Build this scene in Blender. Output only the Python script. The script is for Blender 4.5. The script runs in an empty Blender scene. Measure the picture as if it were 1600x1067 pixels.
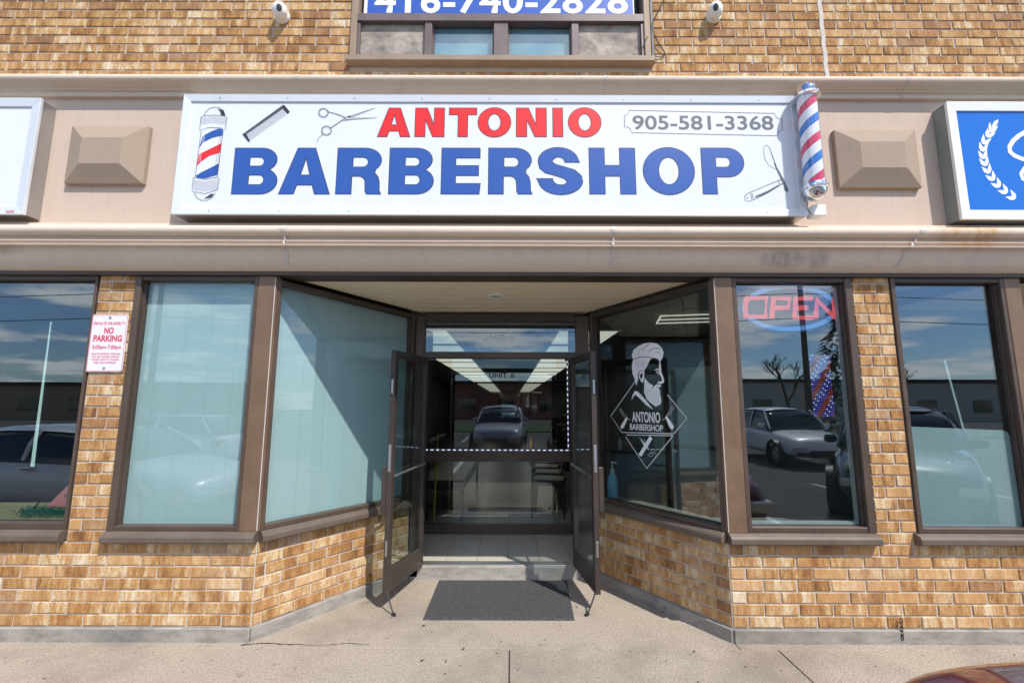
import bpy, bmesh, math, random
from mathutils import Vector, Matrix, Euler
random.seed(7)
R = math.radians
scene = bpy.context.scene
COL = scene.collection

# ------------------------------------------------------------------ camera, world, sun, exposure
CAM = Vector((0, -3.385, 1.62)); PITCH = R(7.85); ROLL = 0.003; FOC = 711.1
cd = bpy.data.cameras.new('camera'); cd.lens = 16; cd.sensor_width = 36; cd.clip_start = .05; cd.clip_end = 2000
cam = bpy.data.objects.new('camera', cd); COL.objects.link(cam)
cam.matrix_world = Matrix.Translation(CAM) @ Matrix.Rotation(R(90) + PITCH, 4, 'X') @ Matrix.Rotation(ROLL, 4, 'Z')
scene.camera = cam
SUN = Vector((-.8, 1, -1.7)).normalized()
sd = bpy.data.lights.new('sun', 'SUN'); sd.energy = 4.2; sd.angle = R(.53); sd.color = (1, .955, .89)
sun = bpy.data.objects.new('sun', sd); COL.objects.link(sun)
sun.rotation_euler = SUN.to_track_quat('-Z', 'Y').to_euler(); sun.location = (6, -12, 20)
w = bpy.data.worlds.new('World'); scene.world = w; w.use_nodes = True
nt = w.node_tree; N = nt.nodes; LK = nt.links; N.clear()
out = N.new('ShaderNodeOutputWorld'); bg = N.new('ShaderNodeBackground'); bg.inputs[1].default_value = .15
sky = N.new('ShaderNodeTexSky'); sky.sky_type = 'NISHITA'; sky.sun_disc = False
sky.sun_elevation = math.asin(-SUN.z); sky.sun_rotation = math.atan2(-SUN.x, -SUN.y)
sky.air_density = 1.0; sky.dust_density = .25; sky.ozone_density = 2.2
tc = N.new('ShaderNodeTexCoord'); sp = N.new('ShaderNodeSeparateXYZ'); LK.new(tc.outputs['Generated'], sp.inputs[0])
def wm(op, a, b):
    n = N.new('ShaderNodeMath'); n.operation = op
    for i, v in enumerate((a, b)):
        if isinstance(v, (int, float)): n.inputs[i].default_value = v
        else: LK.new(v, n.inputs[i])
    return n.outputs[0]
zz = wm('ADD', wm('MAXIMUM', sp.outputs[2], 0.0), .10)
cx = N.new('ShaderNodeCombineXYZ'); LK.new(wm('DIVIDE', sp.outputs[0], zz), cx.inputs[0]); LK.new(wm('DIVIDE', sp.outputs[1], zz), cx.inputs[1])
cn = N.new('ShaderNodeTexNoise'); cn.inputs['Scale'].default_value = 1.15; cn.inputs['Detail'].default_value = 9; cn.inputs['Roughness'].default_value = .58
ofs = N.new('ShaderNodeVectorMath'); ofs.operation = 'ADD'; ofs.inputs[1].default_value = (3.1, 7.7, 0); LK.new(cx.outputs[0], ofs.inputs[0]); LK.new(ofs.outputs[0], cn.inputs['Vector'])
cr = N.new('ShaderNodeValToRGB'); cr.color_ramp.elements[0].position = .48; cr.color_ramp.elements[1].position = .59
LK.new(cn.outputs[0], cr.inputs[0])
mx = N.new('ShaderNodeMixRGB'); mx.inputs[2].default_value = (9.8, 9.9, 10, 1)
LK.new(wm('MULTIPLY', cr.outputs[0], .85), mx.inputs[0]); tint = N.new('ShaderNodeMixRGB'); tint.blend_type = 'MULTIPLY'; tint.inputs[0].default_value = 1; tint.inputs[2].default_value = (.66, .80, 1.0, 1); LK.new(sky.outputs[0], tint.inputs[1]); LK.new(tint.outputs[0], mx.inputs[1])
LK.new(mx.outputs[0], bg.inputs[0]); LK.new(bg.outputs[0], out.inputs[0])
scene.view_settings.view_transform = 'Standard'; scene.view_settings.look = 'None'
scene.view_settings.exposure = .36; scene.view_settings.gamma = 1; scene.view_settings.use_curve_mapping = False
scene.render.engine = 'CYCLES'
scene.cycles.max_bounces = 8; scene.cycles.transparent_max_bounces = 16; scene.cycles.glossy_bounces = 5; scene.cycles.diffuse_bounces = 4

# ------------------------------------------------------------------ survey: where a point of a known plane lies
_c, _s = math.cos(PITCH), math.sin(PITCH)
def sight(px, py):
    u = px - 800; v = 533.5 - py
    u2 = u * math.cos(ROLL) - v * math.sin(ROLL); v2 = u * math.sin(ROLL) + v * math.cos(ROLL)
    return Vector((u2 / FOC, _c - _s * v2 / FOC, _s + _c * v2 / FOC))
def on_y(px, py, y):
    d = sight(px, py); p = CAM + d * ((y - CAM.y) / d.y); return p.x, p.z

# ------------------------------------------------------------------ materials
def lin(r, g, b):
    f = lambda c: c / 12.92 if c <= .04045 else ((c + .055) / 1.055) ** 2.4
    return tuple(f(x / 255) for x in (r, g, b))
class NT:
    def __init__(s, name):
        s.m = bpy.data.materials.new(name); s.m.use_nodes = True; s.t = s.m.node_tree; s.t.nodes.clear()
        s.out = s.n('ShaderNodeOutputMaterial')
    def n(s, ty, **k):
        x = s.t.nodes.new(ty)
        for a, b in k.items(): setattr(x, a, b)
        return x
    def set(s, inp, v):
        if isinstance(v, bpy.types.NodeSocket): s.t.links.new(v, inp)
        elif isinstance(v, (tuple, list)) and len(v) == 3 and inp.type == 'RGBA': inp.default_value = (*v, 1)
        else: inp.default_value = v
    def math(s, op, a, b=0.0, c=None, clamp=False):
        x = s.n('ShaderNodeMath', operation=op, use_clamp=clamp); s.set(x.inputs[0], a); s.set(x.inputs[1], b)
        if c is not None: s.set(x.inputs[2], c)
        return x.outputs[0]
    def mix(s, f, a, b, blend='MIX'):
        x = s.n('ShaderNodeMixRGB', blend_type=blend); s.set(x.inputs[0], f); s.set(x.inputs[1], a); s.set(x.inputs[2], b); return x.outputs[0]
    def noise(s, vec, scale, detail=4, rough=.55, w=None):
        x = s.n('ShaderNodeTexNoise'); x.inputs['Scale'].default_value = scale; x.inputs['Detail'].default_value = detail; x.inputs['Roughness'].default_value = rough
        if w is not None: x.noise_dimensions = '4D'; s.set(x.inputs['W'], w)
        if vec is not None: s.set(x.inputs['Vector'], vec)
        return x.outputs[0]
    def scalev(s, vec, sc):
        x = s.n('ShaderNodeVectorMath', operation='MULTIPLY'); s.set(x.inputs[0], vec); x.inputs[1].default_value = sc; return x.outputs[0]
    def ramp(s, f, stops):
        x = s.n('ShaderNodeValToRGB'); s.set(x.inputs[0], f); e = x.color_ramp.elements
        while len(e) < len(stops): e.new(.5)
        for i, (p, c) in enumerate(stops): e[i].position = p; e[i].color = (*c, 1) if isinstance(c, tuple) else (c, c, c, 1)
        return x.outputs[0]
    def pos(s): return s.n('ShaderNodeNewGeometry').outputs['Position']
    def bump(s, h, strength=.3, dist=.01):
        x = s.n('ShaderNodeBump'); x.inputs['Strength'].default_value = strength; x.inputs['Distance'].default_value = dist; s.set(x.inputs['Height'], h); return x.outputs[0]
    def bsdf(s, color, rough=.6, metal=0.0, normal=None, spec=None, emis=None, estr=0, coat=0):
        x = s.n('ShaderNodeBsdfPrincipled'); s.set(x.inputs['Base Color'], color); s.set(x.inputs['Roughness'], rough); s.set(x.inputs['Metallic'], metal)
        if normal is not None: s.set(x.inputs['Normal'], normal)
        if spec is not None: x.inputs['Specular IOR Level'].default_value = spec
        if emis is not None: s.set(x.inputs['Emission Color'], emis); s.set(x.inputs['Emission Strength'], estr)
        x.inputs['Coat Weight'].default_value = coat
        s.t.links.new(x.outputs[0], s.out.inputs[0]); return x
def plain(name, col, rough=.6, metal=0.0, var=.12, scale=6, bump=.0, bscale=60, coat=0, spec=None, streak=None):
    t = NT(name); p = t.pos()
    v = t.scalev(p, streak) if streak else p
    f = t.noise(v, scale, 5, .6)
    c = t.mix(f, tuple(x * (1 - var) for x in col), tuple(min(1, x * (1 + var)) for x in col))
    nrm = t.bump(t.noise(p, bscale, 4), bump, .004) if bump else None
    t.bsdf(c, rough, metal, nrm, spec, coat=coat); return t.m
def emit(name, col, s):
    t = NT(name); e = t.n('ShaderNodeEmission'); e.inputs[0].default_value = (*col, 1); e.inputs[1].default_value = s
    t.t.links.new(e.outputs[0], t.out.inputs[0]); return t.m
def glass(name, tint=(.75, .78, .76), ior=1.75, wav=.0):
    t = NT(name); tr = t.n('ShaderNodeBsdfTransparent'); tr.inputs[0].default_value = (*tint, 1)
    gl = t.n('ShaderNodeBsdfGlossy'); gl.inputs['Roughness'].default_value = .0; gl.inputs[0].default_value = (.9, .95, 1, 1)
    fr = t.n('ShaderNodeFresnel'); bk = t.n('ShaderNodeNewGeometry').outputs['Backfacing']; t.set(fr.inputs[0], t.math('ADD', ior, t.math('MULTIPLY', bk, 1 / ior - ior)))
    if wav: t.set(gl.inputs['Normal'], t.bump(t.noise(t.pos(), 1.6, 1), wav, .02))
    mxs = t.n('ShaderNodeMixShader'); t.set(mxs.inputs[0], fr.outputs[0]); t.t.links.new(tr.outputs[0], mxs.inputs[1]); t.t.links.new(gl.outputs[0], mxs.inputs[2])
    t.t.links.new(mxs.outputs[0], t.out.inputs[0]); return t.m

def brick_mat(name='brick', isl=False):
    t = NT(name); g = t.n('ShaderNodeNewGeometry'); p = g.outputs['Position']
    rnd = g.outputs['Random Per Island'] if isl else t.n('ShaderNodeObjectInfo').outputs['Random']
    r2 = t.math('FRACT', t.math('MULTIPLY', rnd, 17.31)); r3 = t.math('FRACT', t.math('MULTIPLY', rnd, 43.7))
    W = t.math('MULTIPLY', rnd, 40.0)
    band = t.noise(t.scalev(p, (1, 1, .30)), 17, 3, .6, W)        # broad bands along the brick
    fine = t.noise(t.scalev(p, (1, 1, .22)), 80, 4, .7, W)        # wire-cut vertical scratches
    mott = t.noise(p, 85, 6, .8, W)
    v = t.math('ADD', t.math('MULTIPLY', band, .44), t.math('ADD', t.math('MULTIPLY', fine, .26), t.math('MULTIPLY', mott, .38)))
    vo = t.n('ShaderNodeTexVoronoi'); vo.voronoi_dimensions = '4D'; vo.inputs['Scale'].default_value = 15; vo.inputs['Randomness'].default_value = 1
    wob = t.n('ShaderNodeVectorMath', operation='ADD'); t.set(wob.inputs[0], t.scalev(p, (1, 1, .12))); cw = t.n('ShaderNodeCombineXYZ'); t.set(cw.inputs[0], t.math('MULTIPLY', t.math('SUBTRACT', mott, .5), .05)); t.set(wob.inputs[1], cw.outputs[0])
    t.set(vo.inputs['Vector'], wob.outputs[0]); t.set(vo.inputs['W'], W); cs = t.n('ShaderNodeSeparateColor'); t.set(cs.inputs[0], vo.outputs['Color'])
    v = t.math('ADD', v, t.math('MULTIPLY', t.math('SUBTRACT', cs.outputs[0], .5), .10))
    v = t.math('ADD', v, t.math('MULTIPLY', t.math('SUBTRACT', r2, .5), .10))
    c = t.ramp(v, [(.36, (.16, .075, .032)), (.44, (.285, .135, .048)), (.51, (.415, .215, .079)), (.58, (.515, .312, .14)), (.64, (.63, .485, .30)), (.72, (.72, .61, .47))])
    c = t.mix(t.math('MULTIPLY', t.math('GREATER_THAN', r3, .93), .45), c, (.24, .12, .07))
    c = t.mix(t.math('MULTIPLY', t.math('LESS_THAN', r3, .12), .4), c, (.62, .36, .16))
    nrm = t.bump(t.math('ADD', fine, t.math('MULTIPLY', mott, .8)), .75, .006)
    # pale lime haze here and there
    lime = t.ramp(t.noise(p, 1.3, 6, .7), [(.55, 0.0), (.75, .22)])
    c = t.mix(lime, c, (.60, .52, .44))
    t.bsdf(c, .88, 0, nrm, .25); return t.m
BRICK = brick_mat('brick'); BRICK_J = brick_mat('brick_joined', True)
def mortar_mat():
    t = NT('mortar'); p = t.pos(); n = t.noise(p, 4, 6, .6); n2 = t.noise(p, 180, 3)
    t.bsdf(t.mix(n, (.41, .35, .285), (.60, .53, .45)), .95, 0, t.bump(n2, .5, .004)); return t.m
MORTAR = mortar_mat()
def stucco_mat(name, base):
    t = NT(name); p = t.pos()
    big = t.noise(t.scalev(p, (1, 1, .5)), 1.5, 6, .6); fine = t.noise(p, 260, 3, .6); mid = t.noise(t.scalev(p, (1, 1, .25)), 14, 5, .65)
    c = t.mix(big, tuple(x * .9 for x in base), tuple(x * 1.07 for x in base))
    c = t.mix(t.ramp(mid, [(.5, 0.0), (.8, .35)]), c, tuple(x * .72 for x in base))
    # rust stain under the right hand sign and a dark scuff
    sx = t.n('ShaderNodeSeparateXYZ'); t.set(sx.inputs[0], p)
    def blob(x0, z0, wx, wz, amt):
        a = t.math('POWER', t.math('DIVIDE', t.math('SUBTRACT', sx.outputs[0], x0), wx), 2.0); b = t.math('POWER', t.math('DIVIDE', t.math('SUBTRACT', sx.outputs[2], z0), wz), 2.0)
        e = t.math('SUBTRACT', 1.0, t.math('ADD', a, b), clamp=True)
        return t.math('MULTIPLY', t.math('MULTIPLY', e, t.ramp(mid, [(.35, .2), (.6, 1.0)])), amt)
    c = t.mix(blob(3.38, 2.88, .30, .14, .75), c, (.50, .24, .06))
    c = t.mix(blob(2.02, 2.70, .22, .07, .6), c, (.16, .12, .09))
    c = t.mix(blob(2.28, 2.70, .10, .08, .5), c, (.16, .12, .09))
    c = t.mix(blob(-3.75, 2.75, .15, .05, .5), c, (.2, .15, .1))
    t.bsdf(c, .9, 0, t.bump(t.math('ADD', fine, t.math('MULTIPLY', mid, 1.5)), .4, .004), .25); return t.m
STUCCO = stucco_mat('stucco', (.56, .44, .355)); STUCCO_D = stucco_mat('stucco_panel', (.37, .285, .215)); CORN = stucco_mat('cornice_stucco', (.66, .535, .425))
def bronze_mat(name, base, rough=.42):
    t = NT(name); p = t.pos(); n = t.noise(t.scalev(p, (1, 1, .12)), 22, 5, .65); m = t.noise(p, 3.0, 5, .6)
    c = t.mix(n, tuple(x * .8 for x in base), tuple(x * 1.15 for x in base)); c = t.mix(t.ramp(m, [(.45, 0.0), (.75, .35)]), c, tuple(min(1, x * 1.6 + .03) for x in base))
    t.bsdf(c, t.math('ADD', t.math('MULTIPLY', n, .25), rough - .1), .15, t.bump(n, .12, .003), .4); return t.m
BRONZE = bronze_mat('bronze_frame', (.088, .060, .044)); BRONZE_D = bronze_mat('dark_bronze', (.07, .05, .04)); BRONZE_S = bronze_mat('sill_bronze', (.135, .103, .08)); DOORM = bronze_mat('door_bronze', (.055, .042, .035)); POSTM = bronze_mat('post_bronze', (.175, .108, .067))
TAN = bronze_mat('tan_trim', (.30, .22, .155), .6); PURPLE = bronze_mat('upper_frame', (.15, .115, .11))
def ground_mat(name, a, b, peb=1.0, rgh=.92, bs=.6):
    t = NT(name); p = t.pos(); big = t.noise(p, 1.1, 7, .6); n = t.noise(p, 80, 6, .85)
    vo = t.n('ShaderNodeTexVoronoi'); vo.inputs['Scale'].default_value = 85; t.set(vo.inputs['Vector'], p)
    c = t.mix(big, a, b); c = t.mix(t.math('MULTIPLY', t.ramp(n, [(.42, 0.0), (.58, 1.0)]), .75 * peb), c, tuple(x * 1.45 for x in b)); c = t.mix(t.math('MULTIPLY', t.ramp(t.noise(p, 75, 5, .8), [(.36, 1.0), (.5, 0.0)]), .55 * peb), c, tuple(x * .55 for x in a))
    c = t.mix(t.math('MULTIPLY', t.ramp(t.noise(p, 62, 5, .75), [(.60, 0.0), (.68, 1.0)]), .62 * peb), c, tuple(x * .35 for x in a))
    c = t.mix(t.math('MULTIPLY', t.ramp(vo.outputs['Distance'], [(.0, 1.0), (.3, 0.0)]), .22 * peb), c, tuple(x * .55 for x in a))
    st = t.ramp(t.noise(p, .9, 7, .7), [(.46, 0.0), (.66, .7)]); c = t.mix(st, c, tuple(x * .80 for x in a)); sp_ = t.ramp(t.noise(p, 7, 3, .5), [(.70, 0.0), (.74, .55)]); c = t.mix(sp_, c, tuple(x * .5 for x in a))
    if bs < .3:
        bl_ = t.noise(t.scalev(p, (1, 1, 2.5)), 6, 6, .7); c = t.mix(t.math('MULTIPLY', t.ramp(bl_, [(.40, 1.0), (.52, 0.0)]), .45), c, tuple(x * .62 for x in a)); c = t.mix(t.math('MULTIPLY', t.ramp(bl_, [(.58, 0.0), (.68, 1.0)]), .35), c, tuple(min(1, x * 1.3) for x in b))
    t.bsdf(c, rgh, 0, t.bump(t.math('ADD', n, vo.outputs['Distance']), bs, .006), .25); return t.m
PAVE = ground_mat('exposed_aggregate', (.255, .213, .17), (.36, .305, .245)); BASEC = ground_mat('base_concrete', (.23, .21, .185), (.40, .37, .33), .12, .9, .12)
ASPH = ground_mat('asphalt', (.085, .083, .082), (.12, .117, .112), .8); STEPM = ground_mat('step_concrete', (.30, .27, .24), (.42, .39, .35), .25, .9, .15)
def sign_white():
    t = NT('sign_white_vinyl'); p = t.pos(); n = t.noise(t.scalev(p, (1, 1, .08)), 9, 4, .5); d = t.noise(p, 2.2, 6, .6)
    c = t.mix(n, (.665, .685, .725), (.715, .735, .775)); c = t.mix(t.ramp(d, [(.55, 0.0), (.8, .25)]), c, (.62, .63, .66))
    t.bsdf(c, .32, 0, None, .4); return t.m
WHITE = sign_white(); ALU = plain('sign_aluminium', (.70, .72, .74), .35, .25, .06); ALUW = plain('painted_white_frame', (.78, .78, .74), .45, 0, .1, 20)
def ink(name, col, r=.4):
    t = NT(name); p = t.pos(); n = t.noise(t.scalev(p, (1, 1, .1)), 30, 4, .6); n2 = t.noise(p, 5, 5, .65)
    c = t.mix(n, tuple(x * .9 for x in col), tuple(min(1, x * 1.08) for x in col)); c = t.mix(t.ramp(n2, [(.5, 0.0), (.8, .22)]), c, tuple(x * .85 + .03 for x in col))
    t.bsdf(c, r, 0, None, .4); return t.m
RED = ink('red_ink', (.74, .018, .022)); BLUE = ink('blue_ink', (.020, .090, .36)); INK = ink('dark_ink', (.035, .03, .045)); GREY = ink('grey_ink', (.11, .12, .145)); INKW = ink('white_ink', (.82, .82, .84)); INKG = ink('light_grey_ink', (.45, .46, .5))
BANNER = ink('banner_blue', (.025, .095, .44)); BLUE2 = ink('sign_blue', (.0, .14, .56), .3); PARKRED = ink('parking_red', (.62, .05, .08)); VINYL = plain('white_vinyl', (.90, .90, .92), .55, 0, .05)
def film_mat(name, col):
    t = NT(name); p = t.pos(); n = t.noise(t.scalev(p, (1, 1, .05)), 7, 4, .6); d = t.noise(p, 1.4, 5, .6); w_ = t.noise(t.scalev(p, (.3, .3, 1)), 2.6, 3, .5)
    c = t.mix(n, tuple(x * .95 for x in col), tuple(x * 1.04 for x in col)); c = t.mix(t.math('MULTIPLY', d, .22), c, tuple(x * .8 for x in col)); c = t.mix(t.math('MULTIPLY', w_, .2), c, tuple(x * .86 for x in col))
    ox = t.n('ShaderNodeSeparateXYZ'); t.set(ox.inputs[0], t.n('ShaderNodeTexCoord').outputs['Object'])
    fx = t.math('FRACT', t.math('ADD', t.math('DIVIDE', ox.outputs[0], .198), t.math('MULTIPLY', w_, .06)))
    seam = t.math('LESS_THAN', t.math('ABSOLUTE', t.math('SUBTRACT', fx, .5)), .022); c = t.mix(t.math('MULTIPLY', seam, .14), c, tuple(x * .4 for x in col))
    fold = t.noise(t.scalev(p, (1.5, 1.5, .12)), 5.5, 4, .7); c = t.mix(t.ramp(fold, [(.52, 0.0), (.7, .07)]), c, tuple(x * .6 for x in col))
    t.bsdf(c, .5, 0, t.bump(fold, .12, .03), .2); return t.m
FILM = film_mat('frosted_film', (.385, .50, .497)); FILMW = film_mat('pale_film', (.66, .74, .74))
GLASS = glass('window_glass', (.76, .82, .82), 1.95, .004); GLASS_C = glass('door_glass', (.80, .85, .84), 1.75); GLASS_F = glass('film_glass', (.93, .96, .96), 1.5, .006)
CHROME = plain('chrome', (.75, .76, .78), .14, 1.0, .05); STEEL = plain('brushed_steel', (.45, .45, .45), .38, .9, .1); BLACK = plain('black_plastic', (.02, .02, .022), .45, 0, .2); RUB = plain('rubber', (.018, .018, .018), .8)
def mat_mat():
    t = NT('doormat_carpet'); p = t.pos(); n = t.noise(p, 130, 3, .8); v = t.noise(p, 3, 4)
    c = t.ramp(n, [(.34, (.02, .021, .023)), (.5, (.06, .061, .065)), (.64, (.17, .17, .17))]); t.bsdf(t.mix(t.math('MULTIPLY', v, .4), c, (.10, .095, .09)), .98, 0, t.bump(n, 1, .01), .1); return t.m
MATM = mat_mat()
def tile_mat():
    t = NT('floor_tile'); p = t.pos(); n = t.noise(p, 5, 6, .6); t.bsdf(t.mix(n, (.38, .35, .30), (.54, .50, .43)), .4, 0, None, .4); return t.m
TILE = tile_mat(); GROUT = plain('grout', (.14, .13, .12), .9)
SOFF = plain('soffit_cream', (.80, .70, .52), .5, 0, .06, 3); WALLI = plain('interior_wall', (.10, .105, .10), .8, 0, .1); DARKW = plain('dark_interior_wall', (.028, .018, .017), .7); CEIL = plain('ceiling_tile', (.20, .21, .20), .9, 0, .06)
LIGHTP = emit('light_diffuser', (1, .94, .80), .7)
def screen_mat():
    t = NT('dusty_mesh_screen'); p = t.pos(); n = t.noise(t.scalev(p, (1, 1, .3)), 60, 4, .8); d = t.noise(p, 5, 6, .7); b = t.noise(p, 3.2, 3, .6)
    c = t.mix(t.ramp(d, [(.35, 0.0), (.65, 1.0)]), (.12, .10, .085), (.46, .39, .33)); c = t.mix(t.math('MULTIPLY', n, .5), c, (.46, .40, .35))
    t.bsdf(c, .8, 0, t.bump(t.math('ADD', b, t.math('MULTIPLY', n, .08)), .9, .05), .2); return t.m
SCREEN = screen_mat()
CURT = plain('blue_curtain', (.50, .72, .84), .8, 0, .14, 4, streak=(1, 1, .1))
CAULK = plain('white_caulk', (.55, .50, .45), .85, 0, .2, 30, .5, 90)

# ------------------------------------------------------------------ mesh helpers
class MB:
    def __init__(s): s.v = []; s.f = []
    def add(s, v, f):
        o = len(s.v); s.v += [tuple(x) for x in v]; s.f += [tuple(i + o for i in q) for q in f]; return s
    def box(s, x0, x1, y0, y1, z0, z1):
        return s.add([(x0, y0, z0), (x1, y0, z0), (x1, y1, z0), (x0, y1, z0), (x0, y0, z1), (x1, y0, z1), (x1, y1, z1), (x0, y1, z1)],
                     [(0, 3, 2, 1), (4, 5, 6, 7), (0, 1, 5, 4), (1, 2, 6, 5), (2, 3, 7, 6), (3, 0, 4, 7)])
    def prism(s, poly, z0, z1):      # plan polygon extruded up
        n = len(poly); v = [(x, y, z0) for x, y in poly] + [(x, y, z1) for x, y in poly]
        return s.add(v, [tuple(range(n - 1, -1, -1)), tuple(range(n, 2 * n))] + [(i, (i + 1) % n, n + (i + 1) % n, n + i) for i in range(n)])
    def profile(s, prof, x0, x1):    # (y,z) section swept along x
        n = len(prof); v = [(x0, y, z) for y, z in prof] + [(x1, y, z) for y, z in prof]
        return s.add(v, [tuple(range(n)), tuple(range(2 * n - 1, n - 1, -1))] + [(i, n + i, n + (i + 1) % n, (i + 1) % n) for i in range(n)])
    def tube(s, pts, r, n=8, cap=True):
        pts = [Vector(p) for p in pts]; rs = r if isinstance(r, (list, tuple)) else [r] * len(pts); o = len(s.v); up = None
        for i, p in enumerate(pts):
            d = (pts[min(i + 1, len(pts) - 1)] - pts[max(i - 1, 0)]).normalized()
            if up is None: up = Vector((0, 0, 1)) if abs(d.z) < .9 else Vector((1, 0, 0))
            a = d.cross(up).normalized(); up = a.cross(d)
            for k in range(n):
                t = 2 * math.pi * k / n; s.v.append(tuple(p + (a * math.cos(t) + up * math.sin(t)) * rs[i]))
        for i in range(len(pts) - 1):
            for k in range(n): s.f.append((o + i * n + k, o + i * n + (k + 1) % n, o + (i + 1) * n + (k + 1) % n, o + (i + 1) * n + k))
        if cap: s.f.append(tuple(o + k for k in range(n - 1, -1, -1))); s.f.append(tuple(o + (len(pts) - 1) * n + k for k in range(n)))
        return s
    def lathe(s, prof, n=24, c=(0, 0, 0), axis='z'):
        o = len(s.v)
        for r, h in prof:
            for k in range(n):
                t = 2 * math.pi * k / n; a, b = r * math.cos(t), r * math.sin(t)
                p = {'z': (a, b, h), 'y': (a, h, b), 'x': (h, a, b)}[axis]; s.v.append((c[0] + p[0], c[1] + p[1], c[2] + p[2]))
        for i in range(len(prof) - 1):
            for k in range(n): s.f.append((o + i * n + k, o + i * n + (k + 1) % n, o + (i + 1) * n + (k + 1) % n, o + (i + 1) * n + k))
        return s
    def build(s, name, mat, parent=None, bevel=0, smooth=False, seg=1, **tags):
        me = bpy.data.meshes.new(name); me.from_pydata(s.v, [], s.f)
        bm = bmesh.new(); bm.from_mesh(me); bmesh.ops.recalc_face_normals(bm, faces=bm.faces)
        if bevel: bmesh.ops.bevel(bm, geom=[e for e in bm.edges if len(e.link_faces) == 2 and e.calc_face_angle(0) > .5], offset=bevel, segments=seg, affect='EDGES')
        bm.to_mesh(me); bm.free()
        if smooth:
            for p in me.polygons: p.use_smooth = True
            me.set_sharp_from_angle(angle=R(38))
        me.materials.append(mat); return link(name, me, parent, **tags)
def link(name, me, parent=None, **tags):
    o = bpy.data.objects.new(name, me); COL.objects.link(o)
    if parent: o.parent = parent
    for k, v in tags.items(): o[k] = v
    return o
def empty(name, loc=(0, 0, 0), rz=0, **tags):
    o = bpy.data.objects.new(name, None); COL.objects.link(o); o.location = loc; o.rotation_euler = (0, 0, rz); o.empty_display_size = .1
    for k, v in tags.items(): o[k] = v
    return o
def box(name, b, mat, parent=None, bevel=0, **t): return MB().box(*b).build(name, mat, parent, bevel, **t)
def copy_tree(o, parent=None):
    c = o.copy(); COL.objects.link(c); c.parent = parent
    for ch in list(o.children): copy_tree(ch, c)
    return c

# flat print: splines in (u,v) laid on a plane given by a function (u,v)->3D
def curve_mesh(splines, offset=0.0, ext=.0004):
    cu = bpy.data.curves.new('tmp', 'CURVE'); cu.dimensions = '2D'; cu.fill_mode = 'BOTH'; cu.extrude = ext; cu.offset = offset
    for pts in splines:
        sp_ = cu.splines.new('POLY'); sp_.points.add(len(pts) - 1); sp_.use_cyclic_u = True
        for p, q in zip(sp_.points, pts): p.co = (q[0], q[1], 0, 1)
    ob = bpy.data.objects.new('tmp', cu); COL.objects.link(ob); bpy.context.view_layer.update()
    me = bpy.data.meshes.new_from_object(ob.evaluated_get(bpy.context.evaluated_depsgraph_get()))
    bpy.data.objects.remove(ob); bpy.data.curves.remove(cu); me.materials.clear(); return me
def text_mesh(body, offset=0.0, ext=.0004, space=1.0, shear=0):
    cu = bpy.data.curves.new('tmp', 'FONT'); cu.body = body; cu.offset = offset; cu.extrude = 0; cu.space_character = space; cu.shear = shear; cu.resolution_u = 4; cu.align_x = 'LEFT'
    ob = bpy.data.objects.new('tmp', cu); COL.objects.link(ob); bpy.context.view_layer.update()
    me = bpy.data.meshes.new_from_object(ob.evaluated_get(bpy.context.evaluated_depsgraph_get()))
    bpy.data.objects.remove(ob); bpy.data.curves.remove(cu); me.materials.clear(); return me
def fit(me, u0, u1, v0, v1, plane, depth=0.0):     # scale a flat mesh into a rectangle and lay it on a plane
    xs = [v.co.x for v in me.vertices]; ys = [v.co.y for v in me.vertices]
    ax, bx, ay, by = min(xs), max(xs), min(ys), max(ys)
    for v in me.vertices:
        v.co = plane(u0 + (v.co.x - ax) / (bx - ax) * (u1 - u0), v0 + (v.co.y - ay) / (by - ay) * (v1 - v0), depth + v.co.z)
    return me
def lay(me, plane, depth=0.0):
    for v in me.vertices: v.co = plane(v.co.x, v.co.y, depth + v.co.z)
    return me
def done(name, me, mat, parent=None, **t):
    me.materials.append(mat); return link(name, me, parent, **t)
def words(body, rect, plane, mat, parent, depth=.0006, bold=0.0, name='lettering', space=1.0, shear=0, **t):
    return done(name, fit(text_mesh(body, bold, space=space, shear=shear), *rect, plane, depth), mat, parent, **t)
def strip(pts, w_, closed=False):     # a line of even width as one polygon strip (list of quads in uv)
    pts = [Vector(p) for p in pts]; n = len(pts); L = []; 
    for i in range(n):
        a = pts[(i - 1) % n] if closed or i else pts[i]; b = pts[(i + 1) % n] if closed or i < n - 1 else pts[i]
        d = (b - a); d = d.normalized() if d.length else Vector((1, 0)); ww = w_[i] if isinstance(w_, (list, tuple)) else w_
        nn = Vector((-d.y, d.x)) * ww / 2; L.append((pts[i] + nn, pts[i] - nn))
    return L, closed
def strips_mesh(lst, plane, depth):
    m = MB()
    for pts, ww, cl in lst:
        L, c = strip(pts, ww, cl); o = len(m.v)
        for a, b in L: m.v.append(tuple(plane(a.x, a.y, depth))); m.v.append(tuple(plane(b.x, b.y, depth)))
        k = len(L)
        for i in range(k if c else k - 1): j = (i + 1) % k; m.f.append((o + 2 * i, o + 2 * i + 1, o + 2 * j + 1, o + 2 * j))
    return m
def yplane(y): return lambda u, v, d=0: Vector((u, y - d, v))
def arc(cx_, cy_, rx, ry, a0, a1, n=14): return [(cx_ + rx * math.cos(R(a0 + (a1 - a0) * i / n)), cy_ + ry * math.sin(R(a0 + (a1 - a0) * i / n))) for i in range(n + 1)]

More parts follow.
